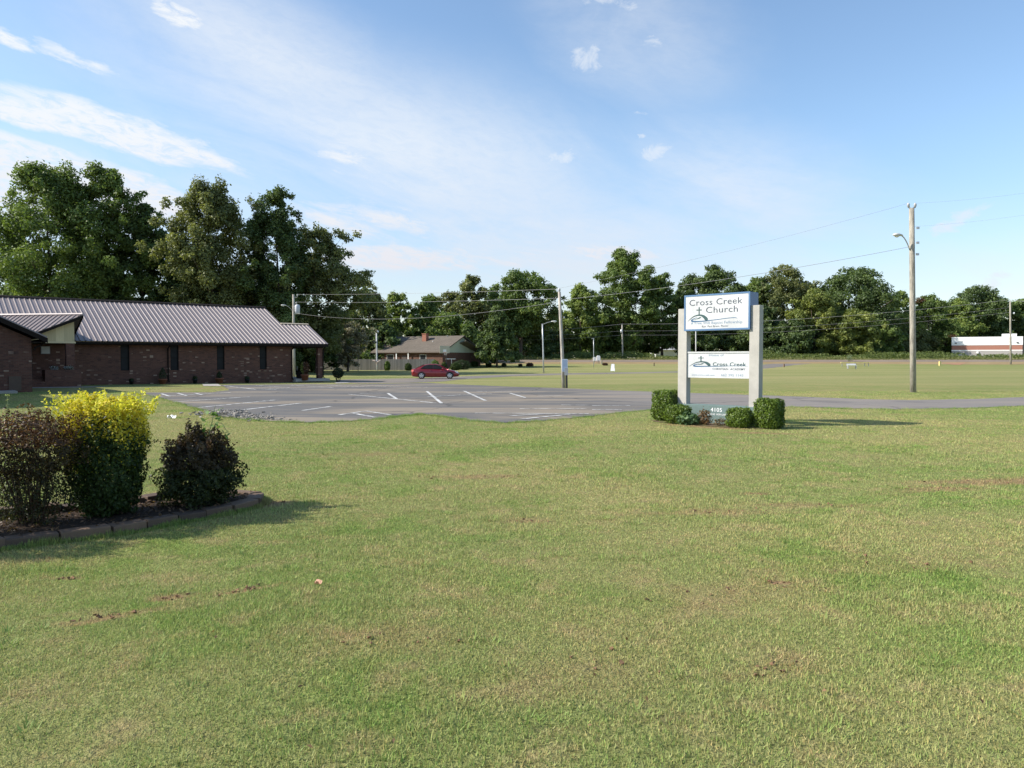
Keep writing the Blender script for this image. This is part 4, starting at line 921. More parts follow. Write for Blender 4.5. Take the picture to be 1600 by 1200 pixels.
# ------------------------------------------------------------------ trees
def crown_mesh(rng, H, R, base, shape, ncl, per, ls, col, spread=1.0, droop=.25, sky_gaps=.0, upright=0.0, accent=None):
    """clumps of leaf sized faces spread through the crown's volume; returns mesh and clump centres"""
    prof = dict(round=lambda t: np.sqrt(np.clip(1 - (1.85 * t - .85) ** 2, .02, 1)), tall=lambda t: np.clip(np.sin(np.pi * (t * .86 + .12)) ** .7, .12, 1), cone=lambda t: np.clip(1.06 - t, .06, 1) ** .8 * np.clip(t * 8 + .45, 0, 1),
                wall=lambda t: np.clip(1.08 - t ** 4, .15, 1), vase=lambda t: np.clip(.45 + .75 * t, 0, 1) * np.sqrt(np.clip(1.06 - t ** 3.5, .02, 1)))[shape]
    ph = rng.uniform(0, 6.28, 6)
    t = rng.uniform(0, 1, ncl) ** .85; a = rng.uniform(0, 2 * np.pi, ncl)
    lump = 1 + .22 * np.sin(2 * a + ph[0] + 3 * t) + .16 * np.sin(5 * a + ph[1] - 5 * t) + .10 * np.sin(9 * t * 3 + ph[2])
    rr = R * prof(t) * lump * np.sqrt(rng.uniform(.10, 1, ncl)) * .88
    cz = (base + t * (1 - base)) * H * (.97 + .04 * np.sin(3 * a + ph[3]))
    spr = rng.uniform(size=ncl) < .30; rr = np.where(spr, R * prof(t) * lump * rng.uniform(.88, 1.10, ncl), rr)
    rc = R * np.where(spr, rng.uniform(.055, .11, ncl), rng.uniform(.10, .25, ncl)) * spread * (.65 + .35 * prof(t)); rc = np.minimum(rc, np.maximum(H * 1.02 - cz, .5) + .25 * rc)
    C = np.stack([rr * np.cos(a), rr * np.sin(a), cz], 1)
    keep = rng.uniform(0, 1, ncl) > sky_gaps; C, rc, t = C[keep], rc[keep], t[keep]; ncl = len(C)
    wgt = rc ** 2 * np.where(spr[keep], 1.3, 1.0); cnt = np.maximum(8, (wgt / wgt.sum() * per * ncl)).astype(int)
    idx = np.repeat(np.arange(ncl), cnt); n = len(idx)
    d = unit(rng.normal(size=(n, 3))); rad = rc[idx] * rng.uniform(.10, 1, n) ** .45
    bump_ = 1 + .20 * np.sin(d[:, 0] * 7 + idx * 1.7) * np.sin(d[:, 1] * 6 + idx * .9) + .14 * np.sin(d[:, 2] * 9 + idx)
    P = C[idx] + d * (rad * bump_)[:, None] * np.array([1, 1, .72 + upright]); P[:, 2] -= droop * rc[idx] * (np.abs(d[:, :2]).sum(1) - .6) * .5
    P += rng.normal(size=(n, 3)) * ls * .4
    if shape != 'cone': P[:, 2] = np.maximum(P[:, 2], .05)
    N = unit(d * .7 + np.array([0, 0, .45]) + rng.normal(size=(n, 3)) * .55)
    c0, c1 = np.array(col[0]), np.array(col[1]); f = np.clip(rng.normal(.5, .28, ncl), 0, 1)[idx] * .75 + rng.uniform(0, .25, n)
    colr = (c0 + (c1 - c0) * f[:, None]) * np.array([1.68, 1.70, 1.75]); colr = colr * rng.uniform(.75, 1.25, (n, 1))
    if accent is not None:
        ac = rng.uniform(0, 1, ncl)[idx] < accent[1]; colr[ac] = np.array(accent[0]) * rng.uniform(.7, 1.2, (ac.sum(), 1))
    V, F, CC = leaves(P, N, ls * rng.uniform(.7, 1.35, n), ls * rng.uniform(.5, .85, n), colr, rng)
    return mesh_np('crown', V, F, CC), C
def trunk_mesh(rng, H, R, C, r0, base, nlimb=9):
    mb = MB(); lean = rng.normal(size=2) * .02 * H; topz = H * .72
    pts = [Vector((lean[0] * k ** 2 + .1 * math.sin(5 * k), lean[1] * k ** 2, -.4 if k == 0 else topz * k)) for k in [i / 8 for i in range(9)]]
    mb.tube(pts, [r0 * (1.35 if i == 0 else 1) * (1 - .82 * i / 8) for i in range(9)], 8)
    o = np.argsort(rng.uniform(size=len(C)))[:nlimb]
    for i in o:
        e = Vector(C[i]); z0 = max(base * H * .8, min(e.z - .25 * R - .1 * H, topz * .95)); k = z0 / topz
        s_ = Vector((lean[0] * k ** 2 + .1 * math.sin(5 * k), lean[1] * k ** 2, z0)); m_ = s_.lerp(e, .5) + Vector((0, 0, -.06 * R)); rl = r0 * (1 - .8 * k) * .5
        mb.tube([s_, s_.lerp(m_, .5) + Vector((0, 0, -.01 * R)), m_, m_.lerp(e, .6), e], [rl, rl * .8, rl * .6, rl * .4, rl * .2], 5)
    return mb
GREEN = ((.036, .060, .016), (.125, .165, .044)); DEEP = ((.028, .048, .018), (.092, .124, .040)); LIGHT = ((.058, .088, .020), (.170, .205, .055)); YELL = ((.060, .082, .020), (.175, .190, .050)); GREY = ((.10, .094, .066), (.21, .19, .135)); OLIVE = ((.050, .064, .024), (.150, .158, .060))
def tree(px, top, width, d, label, shape='round', base=.2, col=GREEN, ncl=70, per=100, ls=.5, seed=1, gaps=.0, r0=None, nm='tree', nlimb=9, upright=0.0, spread=1.0, accent=None, by=None, group=None):
    rng = np.random.default_rng(seed); X = at(px, 560, d).x; z0 = hz(X, d) if by is None else by
    H = at(px, top, d).z - z0; R = width * d / 1200 / 2 * 1.12; ncl = int(ncl * 1.9)
    e = empty(nm, (X, d, z0), 0, label, 'tree', group)
    me, C = crown_mesh(rng, H, R, base, shape, ncl, per, ls, col, spread, sky_gaps=gaps, upright=upright, accent=accent)
    link('crown', me, M_leaf, e)
    trunk_mesh(rng, H, R, C, r0 or H * .016, base, nlimb).build('trunk', M_bark, e, True)
    return e
# row behind the church
G1 = 'tall trees behind the church'
tree(-22, 318, 150, 84, 'pale open tree cut off by the left edge of the picture, behind the church wing', 'tall', .10, LIGHT, 90, 200, .30, 11, .05, .26, upright=.2, group=G1, spread=.9)
tree(82, 256, 185, 82, 'tallest broad leaved tree behind the church, with a bushy rounded head at far left', 'tall', .06, GREEN, 130, 230, .30, 12, .03, .34, upright=.15, group=G1, spread=1.0)
tree(168, 262, 150, 84, 'bright leaved tree with ragged twin tops behind the long church roof', 'tall', .06, GREEN, 130, 230, .30, 13, .03, .32, upright=.2, group=G1, spread=1.0)
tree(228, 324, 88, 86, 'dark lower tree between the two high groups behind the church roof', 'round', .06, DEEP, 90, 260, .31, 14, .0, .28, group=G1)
tree(330, 287, 132, 82, 'upright many pronged tree with grey green leaves behind the middle of the church roof', 'vase', .05, OLIVE, 135, 230, .28, 15, .03, .32, upright=.45, group=G1, spread=1.0)
tree(438, 292, 105, 85, 'narrow dark pointed tree rising behind the right end of the church ridge', 'tall', .04, DEEP, 115, 230, .28, 16, .03, .30, upright=.3, group=G1, spread=1.0)
tree(496, 350, 128, 88, 'broad rounded tree sloping down to the right above the transformer pole', 'round', .16, OLIVE, 130, 170, .30, 17, .0, .30, group=G1, spread=1.0)
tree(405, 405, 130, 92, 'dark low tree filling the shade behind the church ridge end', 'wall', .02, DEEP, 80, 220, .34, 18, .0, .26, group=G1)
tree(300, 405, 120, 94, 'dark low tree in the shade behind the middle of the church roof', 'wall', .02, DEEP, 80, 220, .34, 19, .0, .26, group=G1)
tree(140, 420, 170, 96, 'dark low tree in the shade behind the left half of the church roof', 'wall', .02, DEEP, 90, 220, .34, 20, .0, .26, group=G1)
tree(30, 430, 120, 95, 'sparse low tree with sky showing through behind the church wing', 'wall', .02, GREEN, 60, 150, .32, 21, .15, .22, group=G1)
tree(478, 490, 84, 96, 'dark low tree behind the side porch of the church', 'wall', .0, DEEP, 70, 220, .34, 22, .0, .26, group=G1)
tree(543, 500, 74, 98, 'grey brown half bare bushy tree between the church porch and the bungalow', 'vase', .12, GREY, 70, 120, .24, 23, .1, .16, nlimb=22, spread=.8)
tree(578, 445, 66, 128, 'brownish green tree directly behind the pale lamp post', 'tall', .06, OLIVE, 70, 150, .40, 24, .0, group=None)
tree(620, 457, 56, 138, 'light green narrow tree standing over the left end of the bungalow roof', 'tall', .04, LIGHT, 70, 140, .42, 25)
tree(598, 505, 60, 124, 'low dark tree close to the left end of the bungalow', 'wall', .0, DEEP, 50, 140, .42, 26)
tree(668, 464, 60, 140, 'dark green tree behind the chimney of the bungalow', 'tall', .03, GREEN, 70, 140, .42, 27)
tree(700, 455, 60, 150, 'thin greyish tree with airy upper twigs behind the bungalow', 'vase', .06, OLIVE, 60, 90, .40, 28, .1, nlimb=14)
tree(737, 430, 62, 145, 'tall narrow tree with a ragged top over the bungalow gable', 'tall', .05, OLIVE, 90, 140, .42, 29, .05, upright=.2, spread=.85)
tree(703, 490, 90, 134, 'broad lower tree right behind the bungalow ridge', 'wall', .0, GREEN, 60, 160, .44, 30)
tree(776, 482, 66, 120, 'dark pear shaped tree on a short bare trunk right of the bungalow', 'cone', .10, DEEP, 90, 150, .34, 31, r0=.16, spread=.9)
tree(813, 424, 112, 150, 'large round headed oak with a clear outline left of the leaning notice pole', 'round', .30, GREEN, 120, 150, .44, 32, .05, .42, nlimb=14, spread=.85)
tree(818, 490, 110, 160, 'dark understorey tree below the round headed oak', 'wall', .0, DEEP, 60, 160, .50, 33)
tree(868, 488, 60, 165, 'low brownish tree in the gap behind the slim street lamp', 'wall', .0, OLIVE, 50, 150, .50, 34)
G2 = 'trees along the wood edge'
tree(906, 446, 66, 165, 'bright rounded tree just right of the leaning notice pole', 'tall', .02, LIGHT, 80, 150, .48, 35, group=G2)
tree(973, 391, 100, 168, 'highest tree of the wood edge, with a billowing crown left of the church sign', 'tall', .08, GREEN, 150, 150, .48, 36, .03, .5, group=G2, spread=.85)
tree(1034, 428, 66, 172, 'slender tree leaning out beside the highest tree, left of the sign post', 'tall', .12, GREEN, 80, 140, .48, 37, .08, group=G2)
tree(940, 490, 70, 172, 'vine hung low tree under the highest tree of the wood edge', 'wall', .0, GREEN, 50, 140, .5, 38, group=G2)
tree(1000, 500, 60, 178, 'dark thin tree behind the wood edge utility pole', 'wall', .06, DEEP, 45, 120, .5, 39, .1, group=G2)
tree(1072, 440, 70, 178, 'dark tree hidden mostly behind the left half of the church sign', 'tall', .04, DEEP, 80, 150, .5, 40, group=G2)
tree(1112, 416, 90, 176, 'tree with a lumpy dark top rising right above the church sign', 'round', .05, DEEP, 100, 150, .5, 41, group=G2)
tree(1092, 500, 70, 165, 'tree stem and foliage seen through the gap of the church sign', 'wall', .0, DEEP, 50, 140, .48, 42, group=G2)
tree(1150, 500, 70, 168, 'dark shaded tree behind the right post of the church sign', 'wall', .0, DEEP, 50, 140, .5, 43, group=G2)
tree(1178, 436, 80, 182, 'mid green tree just right of the top of the church sign', 'round', .04, GREEN, 90, 150, .5, 44, group=G2)
tree(1226, 417, 100, 180, 'broad dusty green tree midway between the sign and the lamp pole', 'round', .05, OLIVE, 110, 150, .5, 45, group=G2)
tree(1196, 478, 66, 163, 'dark lower tree just beyond the right sign post', 'wall', .0, DEEP, 60, 150, .48, 46, group=G2)
tree(1272, 455, 74, 162, 'lighter yellow green tree standing in front of the wood', 'round', .02, YELL, 80, 150, .46, 47, group=G2)
tree(1328, 420, 122, 174, 'large dark round crowned tree left of the tall lamp pole', 'round', .12, DEEP, 140, 150, .5, 48, .0, .5, group=G2)
tree(1332, 484, 74, 160, 'yellow and rust tinted small tree under the large dark crown', 'round', .02, YELL, 70, 140, .46, 49, group=G2)
tree(1240, 500, 80, 160, 'deep shaded low tree at the foot of the dusty green tree', 'wall', .0, DEEP, 60, 150, .5, 50, group=G2)
tree(1298, 510, 70, 164, 'low shaded tree behind the barrier rail', 'wall', .0, DEEP, 50, 150, .5, 51, group=G2)
tree(1405, 456, 62, 182, 'smooth light green tree directly left of the tall lamp pole', 'tall', .03, LIGHT, 80, 150, .48, 52, group=G2)
tree(1374, 500, 60, 165, 'low green tree below the right flank of the large dark crown', 'wall', .0, GREEN, 50, 150, .5, 53, group=G2)
tree(1448, 462, 76, 184, 'tree with hanging vines directly right of the tall lamp pole', 'tall', .0, GREEN, 90, 150, .48, 54, accent=((.10, .055, .03), .06), group=G2)
tree(1420, 510, 70, 178, 'bushy low tree around the foot of the lamp pole backdrop', 'wall', .0, OLIVE, 60, 150, .48, 55, group=G2)
tree(1497, 468, 62, 198, 'bright green tree left of the round dark crown over the store', 'round', .02, LIGHT, 70, 150, .52, 56, group=G2)
tree(1525, 449, 92, 205, 'round dark crown standing above the distant brick store', 'round', .10, DEEP, 110, 150, .55, 57, group=G2)
tree(1478, 510, 60, 196, 'dark low tree beside the left end of the store', 'wall', .0, DEEP, 50, 150, .5, 58, group=G2)
tree(1540, 500, 90, 212, 'low dusky tree just over the store roof', 'wall', .0, OLIVE, 60, 150, .55, 59, group=G2)
tree(1590, 470, 80, 208, 'spiky topped tree behind the store at the right edge', 'tall', .02, GREEN, 80, 150, .55, 60, group=G2)
tree(1660, 462, 110, 208, 'tree just outside the right edge beyond the store', 'round', .02, GREEN, 80, 150, .55, 61, group=G2)
# far-off wood behind the single trees: one mass
def mass(name, x0, x1, y0, y1, hgt, n, ls, col, seed, kind='stuff', label=None, zoff=0.0, low=0.0):
    rng = np.random.default_rng(seed); X = rng.uniform(x0, x1, n); Y = rng.uniform(y0, y1, n)
    hh = hgt * (.62 + .22 * np.sin(X * .21 + seed) + .16 * np.sin(X * .53 + 1.3 * seed + Y * .1) + .10 * np.sin(X * 1.7))
    Z = height(X, Y) + zoff + hh * (low + (1 - low) * rng.uniform(0, 1, n) ** .8)
    f = rng.uniform(0, 1, (n, 1)); c = np.array(col[0]) * (1 - f) + np.array(col[1]) * f
    V, F, CC = leaves(np.stack([X, Y, Z], 1), rng.normal(size=(n, 3)) + np.array([0, -.3, .5]), ls * rng.uniform(.6, 1.4, n), ls * rng.uniform(.4, .9, n), c, rng)
    return setp(link(name, mesh_np(name, V, F, CC), M_leaf), label, None, None, kind)
mass('distant_wood', -26, 155, 200, 216, 15, 26000, 1.0, DEEP, 3)
mass('distant_wood', -75, -14, 150, 170, 12, 16000, .8, DEEP, 5)
mass('distant_wood', -95, -23, 122, 134, 15, 30000, .60, DEEP, 6)
mass('verge_weeds', -16, 118, 146, 156, 1.7, 26000, .30, ((.07, .10, .025), (.16, .20, .06)), 4)
mass('verge_weeds', -30, 230, 142.5, 147, .55, 16000, .22, ((.14, .16, .05), (.26, .25, .11)), 8)

# ------------------------------------------------------------------ shrubs
def leaf_mass(rng, w, d, h, n, ls, colfn, expo=4.0, taper=0.0, rough=.06, z0=0.0, inner=.35, up=.25, aspect=.55):
    """leaves in the outer layer of a clipped or loose shrub: box like for a high exponent, dome like for 2"""
    v = rng.normal(size=(n, 3)); v = unit(v)
    k = (np.abs(v) ** expo).sum(1) ** (-1 / expo)
    ph = rng.uniform(0, 6, 4)
    lump = 1 + rough * (np.sin(v[:, 0] * 7 + ph[0]) * np.sin(v[:, 2] * 6 + ph[1]) + np.sin(v[:, 1] * 9 + ph[2]) * .7 + .6 * np.sin(v[:, 0] * 17 + v[:, 2] * 13 + ph[3]))
    r = k * lump * (1 - inner * rng.uniform(0, 1, n) ** 2.2) * (1 + rng.normal(size=n) * .018)
    P = v * r[:, None]; zz = (P[:, 2] + 1) / 2
    tp = 1 + taper * (zz - .5); P[:, 0] *= tp; P[:, 1] *= tp
    P = P * np.array([w / 2, d / 2, h / 2]) + np.array([0, 0, h / 2 + z0]); keep = P[:, 2] > .01; P = P[keep]; v = v[keep]; zz = zz[keep]
    N = unit(v * .8 + np.array([0, 0, up]) + rng.normal(size=v.shape) * .6); m_ = len(P)
    return leaves(P, N, ls * rng.uniform(.7, 1.3, m_), ls * aspect * rng.uniform(.7, 1.3, m_), colfn(P, zz, rng), rng)
def two(c0, c1):
    def fn(P, zz, rng):
        f = rng.uniform(0, 1, (len(P), 1)); return (np.array(c0) * (1 - f) + np.array(c1) * f) * rng.uniform(.8, 1.2, (len(P), 1))
    return fn
def stems(rng, n, w, d, h, r, spread=1.0, top=.85):
    mb = MB()
    for i in range(n):
        a = rng.uniform(0, 6.28); b0 = rng.uniform(0, .25); e = Vector((math.cos(a) * w / 2 * rng.uniform(.2, .95) * spread, math.sin(a) * d / 2 * rng.uniform(.2, .95) * spread, h * rng.uniform(.5, top)))
        s_ = Vector((math.cos(a) * w * b0 * .5, math.sin(a) * d * b0 * .5, -.05)); m_ = s_.lerp(e, .5) + Vector(rng.normal(size=3) * .06 * w); m_.z = s_.lerp(e, .55).z
        rr_ = r * rng.uniform(.6, 1.2); mb.tube([s_, m_, e], [rr_, rr_ * .75, rr_ * .4], 5, False)
    return mb
M_twig = plain('shrub_twig', (.085, .058, .042), .9, 0, .3, 30, .2)
def shrub(name, p, w, d, h, n, ls, colfn, label, cat='shrub', rz=0.0, seed=1, expo=4, taper=0.0, rough=.06, z0=0.0, group=None, nst=10, mat=None, extra=None, rs=.008, up=.25, inner=.35):
    rng = np.random.default_rng(seed); e = empty(name, p, rz, label, cat, group)
    V, F, CC = leaf_mass(rng, w, d, h - z0, n, ls, colfn, expo, taper, rough, z0, inner, up)
    if extra is not None:
        for (v2, f2, c2) in extra(rng): F = np.concatenate([F, f2 + len(V)]); V = np.concatenate([V, v2]); CC = np.concatenate([CC, c2])
    link('foliage', mesh_np('foliage', V, F, CC), mat or M_needle, e)
    if nst: stems(rng, nst, w, d, h, rs).build('stems', M_twig, e)
    return e
def sprays(n, cx, cy, w, d, z, length, ls, c0, c1, lean=.35):
    def fn(rng):
        Ps, Ns, Cs = [], [], []
        for i in range(n):
            b0 = np.array([cx + rng.uniform(-.5, .5) * w, cy + rng.uniform(-.5, .5) * d, z - rng.uniform(0, .12)]); dr = unit((np.array([[(b0[0] - cx) / w * 1.2, (b0[1] - cy) / d * 1.0, 1]]) + rng.normal(size=(1, 3)) * lean * .5))[0]; L_ = length * rng.uniform(.35, 1.15); k = int(L_ / (ls * .30)) + 3
            for j in range(k):
                q = b0 + dr * L_ * j / k; side = unit(rng.normal(size=(1, 3)))[0]
                Ps.append(q + side * ls * .5); Ns.append(np.cross(dr, side) + rng.normal(size=3) * .4 + np.array([0, 0, .3])); Cs.append(np.array(c0) + (np.array(c1) - np.array(c0)) * rng.uniform())
        m_ = len(Ps); return [leaves(np.array(Ps), np.array(Ns), ls * rng.uniform(.7, 1.2, m_), ls * .5 * rng.uniform(.8, 1.2, m_), np.array(Cs), rng)]
    return fn
HTOP = two((.045, .085, .010), (.17, .245, .028))
# clipped bushes round the sign
g5 = 'clipped bushes round the church sign'
shrub('clipped_bush', sgl(-1.40, -.12), .60, .72, .76, 13000, .045, HTOP, 'largest clipped bush, at the left end of the church sign base', rz=A_S, seed=71, expo=5, rough=.055, extra=sprays(60, 0, 0, .5, .6, .74, .07, .045, (.06, .11, .015), (.19, .27, .035)), group=g5)
shrub('clipped_bush', sgl(-.72, -.68), .58, .55, .44, 8000, .042, HTOP, 'small clipped bush in front of the left part of the sign base', rz=A_S, seed=72, expo=3.5, rough=.08, extra=sprays(34, 0, 0, .4, .4, .42, .07, .045, (.06, .11, .015), (.19, .27, .035)), group=g5)
shrub('clipped_bush', sgl(.90, -.62), .56, .5, .44, 8000, .042, HTOP, 'small round clipped bush in front of the right part of the sign base', rz=A_S, seed=73, expo=3.5, rough=.08, extra=sprays(34, 0, 0, .4, .36, .42, .07, .045, (.06, .11, .015), (.19, .27, .035)), group=g5)
shrub('clipped_bush', sgl(1.48, -.34), .54, .62, .66, 14000, .045, HTOP, 'tall clipped block bush at the right end of the church sign', rz=A_S, seed=74, expo=6, rough=.055, extra=sprays(60, 0, 0, .46, .52, .64, .07, .045, (.06, .11, .015), (.19, .27, .035)), group=g5)
shrub('leafy_plant', sgl(-.40, -.78), .55, .40, .28, 420, .12, two((.06, .12, .05), (.15, .24, .10)), 'loose broad leaved plant at the foot of the sign below the number', 'plant', A_S, 75, 2.2, 0, .2, nst=8, mat=M_leaf)
shrub('dry_plant', sgl(-.02, -.62), .32, .28, .36, 420, .055, two((.12, .07, .03), (.24, .15, .07)), 'dry brown plant beside the loose green plant under the sign number', 'plant', A_S, 76, 2.2, 0, .25, nst=10, mat=M_leaf)
shrub('dry_plant', sgl(.42, -.62), .34, .3, .18, 220, .05, two((.10, .08, .04), (.20, .15, .09)), 'small withered plant left of the round bush under the sign', 'plant', A_S, 77, 2.2, 0, .25, nst=6, mat=M_leaf)
sb = [sgl(1.70 * math.cos(a) + .05, .50 * math.sin(a) - .38) for a in [i * .262 for i in range(24)]]
M_bed = plain('bare_bed_soil', (.16, .115, .075), .95, 0, .4, 9, .1, .6)
setp(sheet('sign_bed_soil', wob([Vector((q.x, q.y, 0)) for q in sb], .05, 12, .12), M_bed, .012, .5), kind='structure')
# shrub bed at the left
BED_F = [(-5.9, 4.75), (-5.3, 5.35), (-4.75, 5.92), (-4.30, 6.44), (-3.67, 6.96), (-3.29, 7.44), (-2.92, 7.88), (-2.78, 8.2), (-2.86, 8.55), (-3.2, 8.72), (-3.6, 8.55), (-3.95, 8.18), (-4.5, 7.6), (-5.2, 6.9), (-6.2, 5.9)]
bp_ = [Vector((x, y, 0)) for x, y in BED_F]
setp(sheet('bed_soil', [(p.x, p.y) for p in bp_], M_soil, .03, .25, thick=.045), kind='structure')
rng = np.random.default_rng(8); n = 2600; X = rng.uniform(-5.9, -2.85, n); Y = rng.uniform(5, 8.6, n)
def inside(x, y, poly):
    c = False
    for i in range(len(poly)):
        (x1, y1), (x2, y2) = poly[i], poly[i - 1]
        if (y1 > y) != (y2 > y) and x < (x2 - x1) * (y - y1) / (y2 - y1) + x1: c = not c
    return c
ok = np.array([inside(X[i], Y[i], BED_F) for i in range(n)]); X, Y = X[ok], Y[ok]; n = len(X)
V, F, CC = leaves(np.stack([X, Y, height(X, Y) + .08 + rng.uniform(0, .02, n)], 1), rng.normal(size=(n, 3)) * .5 + np.array([0, 0, 1]), .05 * rng.uniform(.5, 1.5, n), .02 * rng.uniform(.5, 1.5, n), np.array([.11, .07, .045]) * rng.uniform(.4, 2.2, (n, 1)), rng)
setp(link('bark_mulch', mesh_np('bark_mulch', V, F, CC), M_leaf), kind='stuff')
M_block = concrete_material('edging_block', (.13, .094, .070))
def edge_blocks(path, seed, label, group, hgt=.085, ln=.36):
    r = random.Random(seed); P = [Vector((x, y, 0)) for x, y in path]; acc = []
    for i in range(len(P) - 1):
        k = max(1, round((P[i + 1] - P[i]).length / ln))
        for j in range(k): acc.append((P[i].lerp(P[i + 1], (j + .5) / k), (P[i + 1] - P[i]).length / k, math.atan2(P[i + 1].y - P[i].y, P[i + 1].x - P[i].x)))
    protos = []
    for i, (p, l, a) in enumerate(acc):
        if len(protos) < 4:
            mb = MB(); w = .085; h_ = hgt
            jit = [r.uniform(-.006, .006) for _ in range(8)]
            mb.add([(-.5 + .01, -w + jit[0], -.06), (.5 - .01, -w + jit[1], -.06), (.5 - .02, w, -.06), (-.5 + .02, w, -.06), (-.49, -w * .95 + jit[2], h_ + jit[3]), (.49, -w * .95 + jit[4], h_ + jit[5]), (.47, w, h_ + jit[6]), (-.47, w, h_ + jit[7])],
                   [(0, 3, 2, 1), (4, 5, 6, 7), (0, 1, 5, 4), (1, 2, 6, 5), (2, 3, 7, 6), (3, 0, 4, 7)])
            o = mb.build('edging_block', M_block, None, bevel=.012); protos.append(o)
        else: o = protos[r.randrange(4)].copy(); COL.objects.link(o)
        o.location = (p.x, p.y, hz(p.x, p.y) + r.uniform(-.008, .008)); o.rotation_euler = (r.uniform(-.02, .02), r.uniform(-.02, .02), a + r.uniform(-.03, .03)); o.scale = (l * .995, 1, 1 + r.uniform(-.08, .08))
        setp(o, label, 'edging block', group)
edge_blocks(BED_F[0:7], 1, 'weathered edging block in the front row of the shrub bed', 'front edging blocks of the shrub bed')
edge_blocks(BED_F[6:10], 2, 'edging block in the rounded right end of the shrub bed', 'end edging blocks of the shrub bed')
edge_blocks([BED_F[i] for i in (10, 11, 12, 13, 14)], 3, 'reddish edging block in the back row of the shrub bed', 'back edging blocks of the shrub bed', .14)

def golden(P, zz, rng):
    edge = .74 + .10 * np.sin(P[:, 0] * 9 + 1) + .09 * rng.normal(size=len(P)) - .12 * (P[:, 0] < -.15)
    y = (zz > edge)[:, None]; a = two((.020, .042, .012), (.055, .095, .022))(P, zz, rng); b = two((.40, .34, .02), (.78, .66, .07))(P, zz, rng); mid = two((.14, .20, .03), (.34, .34, .05))(P, zz, rng)
    m_ = (rng.uniform(size=(len(P), 1)) < .12) & (zz[:, None] > .4); return np.where(y, b, np.where(m_, mid, a))
SHRUB_Z = .05
pz = lambda x, y: Vector((x, y, hz(x, y) + SHRUB_Z))
g6 = 'shrubs of the edged bed'
def gold_extra(rng):
    return sprays(150, 0, 0, .66, .56, 1.06, .20, .036, (.44, .44, .04), (.84, .76, .12), .22)(rng) + sprays(60, 0, 0, .70, .6, .75, .14, .034, (.03, .06, .012), (.08, .12, .03), .9)(rng)
shrub('golden_shrub', pz(-3.98, 7.50), .64, .64, 1.12, 26000, .034, golden, 'tall shrub with bright yellow new leaves over a dark green body', seed=81, expo=3.2, taper=.24, rough=.11, group=g6, nst=18, mat=M_leaf, extra=gold_extra, rs=.010)
def barb(P, zz, rng):
    a = two((.042, .024, .015), (.125, .070, .036))(P, zz, rng); b = two((.022, .022, .010), (.060, .045, .022))(P, zz, rng); o_ = two((.22, .10, .04), (.30, .16, .06))(P, zz, rng)
    return np.where((zz > .52)[:, None], np.where(rng.uniform(size=(len(P), 1)) < .10, o_, a), b)
def barberry(x, y, w, h, seed, label):
    e = shrub('barberry_bush', pz(x, y), w, w * .9, h, 9000, .030, barb, label, seed=seed, expo=2.6, taper=.1, rough=.16, z0=h * .42, group=g6, nst=0, mat=M_leaf, extra=lambda r: sprays(70, 0, 0, w * .75, w * .6, h * .80, .16, .028, (.07, .03, .02), (.20, .09, .045), .8)(r) + [leaf_mass(r, w * .8, w * .7, h * .55, 3800, .028, two((.02, .028, .012), (.07, .07, .03)), 2.2, .3, .2, 0, .6)])
    rng = np.random.default_rng(seed + 5); stems(rng, 46, w * .95, w * .85, h, .007, .95, .95).build('stems', M_twig, e)
barberry(-4.42, 7.02, .86, 1.04, 82, 'reddish brown barberry bush with bare lower stems left of the golden shrub')
barberry(-5.06, 6.30, .85, 1.00, 83, 'brown barberry bush cut off by the left edge of the picture')
def vine(rng):
    base_ = np.array([[.10, -.02, .74], [.13, -.03, .84], [.14, -.02, .96], [.17, -.03, 1.03], [.18, 0, .92], [.22, -.03, .84], [.26, -.05, .79], [.30, -.04, .76], [.05, -.03, .84], [.02, 0, .80], [.16, -.05, .99], [.12, 0, 1.0], [.20, .02, 1.0], [.24, -.02, .88], [.09, -.06, .9]])
    P = np.repeat(base_, 2, 0) + rng.normal(size=(30, 3)) * .022
    return [leaves(P, rng.normal(size=(30, 3)) * .7 + np.array([0, -.4, .7]), .075 * rng.uniform(.7, 1.2, 30), .04 * rng.uniform(.8, 1.2, 30), np.array([.12, .22, .05]) * rng.uniform(.6, 1.3, (30, 1)), rng)] + sprays(60, 0, 0, .5, .45, .62, .16, .034, (.06, .035, .022), (.12, .07, .04), .9)(rng)
shrub('dark_shrub', pz(-3.27, 8.04), .70, .66, .76, 17000, .036, lambda P, zz, rng: np.where((zz > .55)[:, None], two((.032, .028, .015), (.090, .064, .034))(P, zz, rng), two((.018, .032, .012), (.055, .072, .024))(P, zz, rng)), 'dark low shrub with a green vine sprig on top at the bed end', seed=84, expo=2.4, taper=-.45, rough=.22, group=g6, nst=14, mat=M_leaf, extra=vine)
def weed(rng):
    k = 40; P = np.stack([rng.normal(size=k) * .015 + .0, rng.normal(size=k) * .015, rng.uniform(.15, 1.2, k)], 1); P[:, :2] *= (1.6 - P[:, 2:3]) * 1.6
    return [leaves(P, rng.normal(size=(k, 3)) + np.array([0, 0, .4]), .05 * rng.uniform(.6, 1.2, k), .022 * rng.uniform(.8, 1.2, k), np.array([.26, .30, .14]) * rng.uniform(.6, 1.3, (k, 1)), rng)]
wp = at(12, 690, 7.6); e = shrub('tall_weed', pz(wp.x, 7.6), .10, .10, .35, 60, .05, two((.14, .18, .06), (.26, .30, .12)), 'thin pale weed stalk standing above the barberry at the far left', 'weed', seed=85, expo=2, rough=.3, nst=0, mat=M_leaf, extra=weed)
MB().tube([(0, 0, -.05), (.01, 0, .6), (0, .01, 1.18)], [.007, .005, .003], 5).build('stem', plain('green_stem', (.20, .24, .10), .7), e)
vs_ = [o for o in bpy.data.objects if o.name.startswith('dark_shrub')][0]
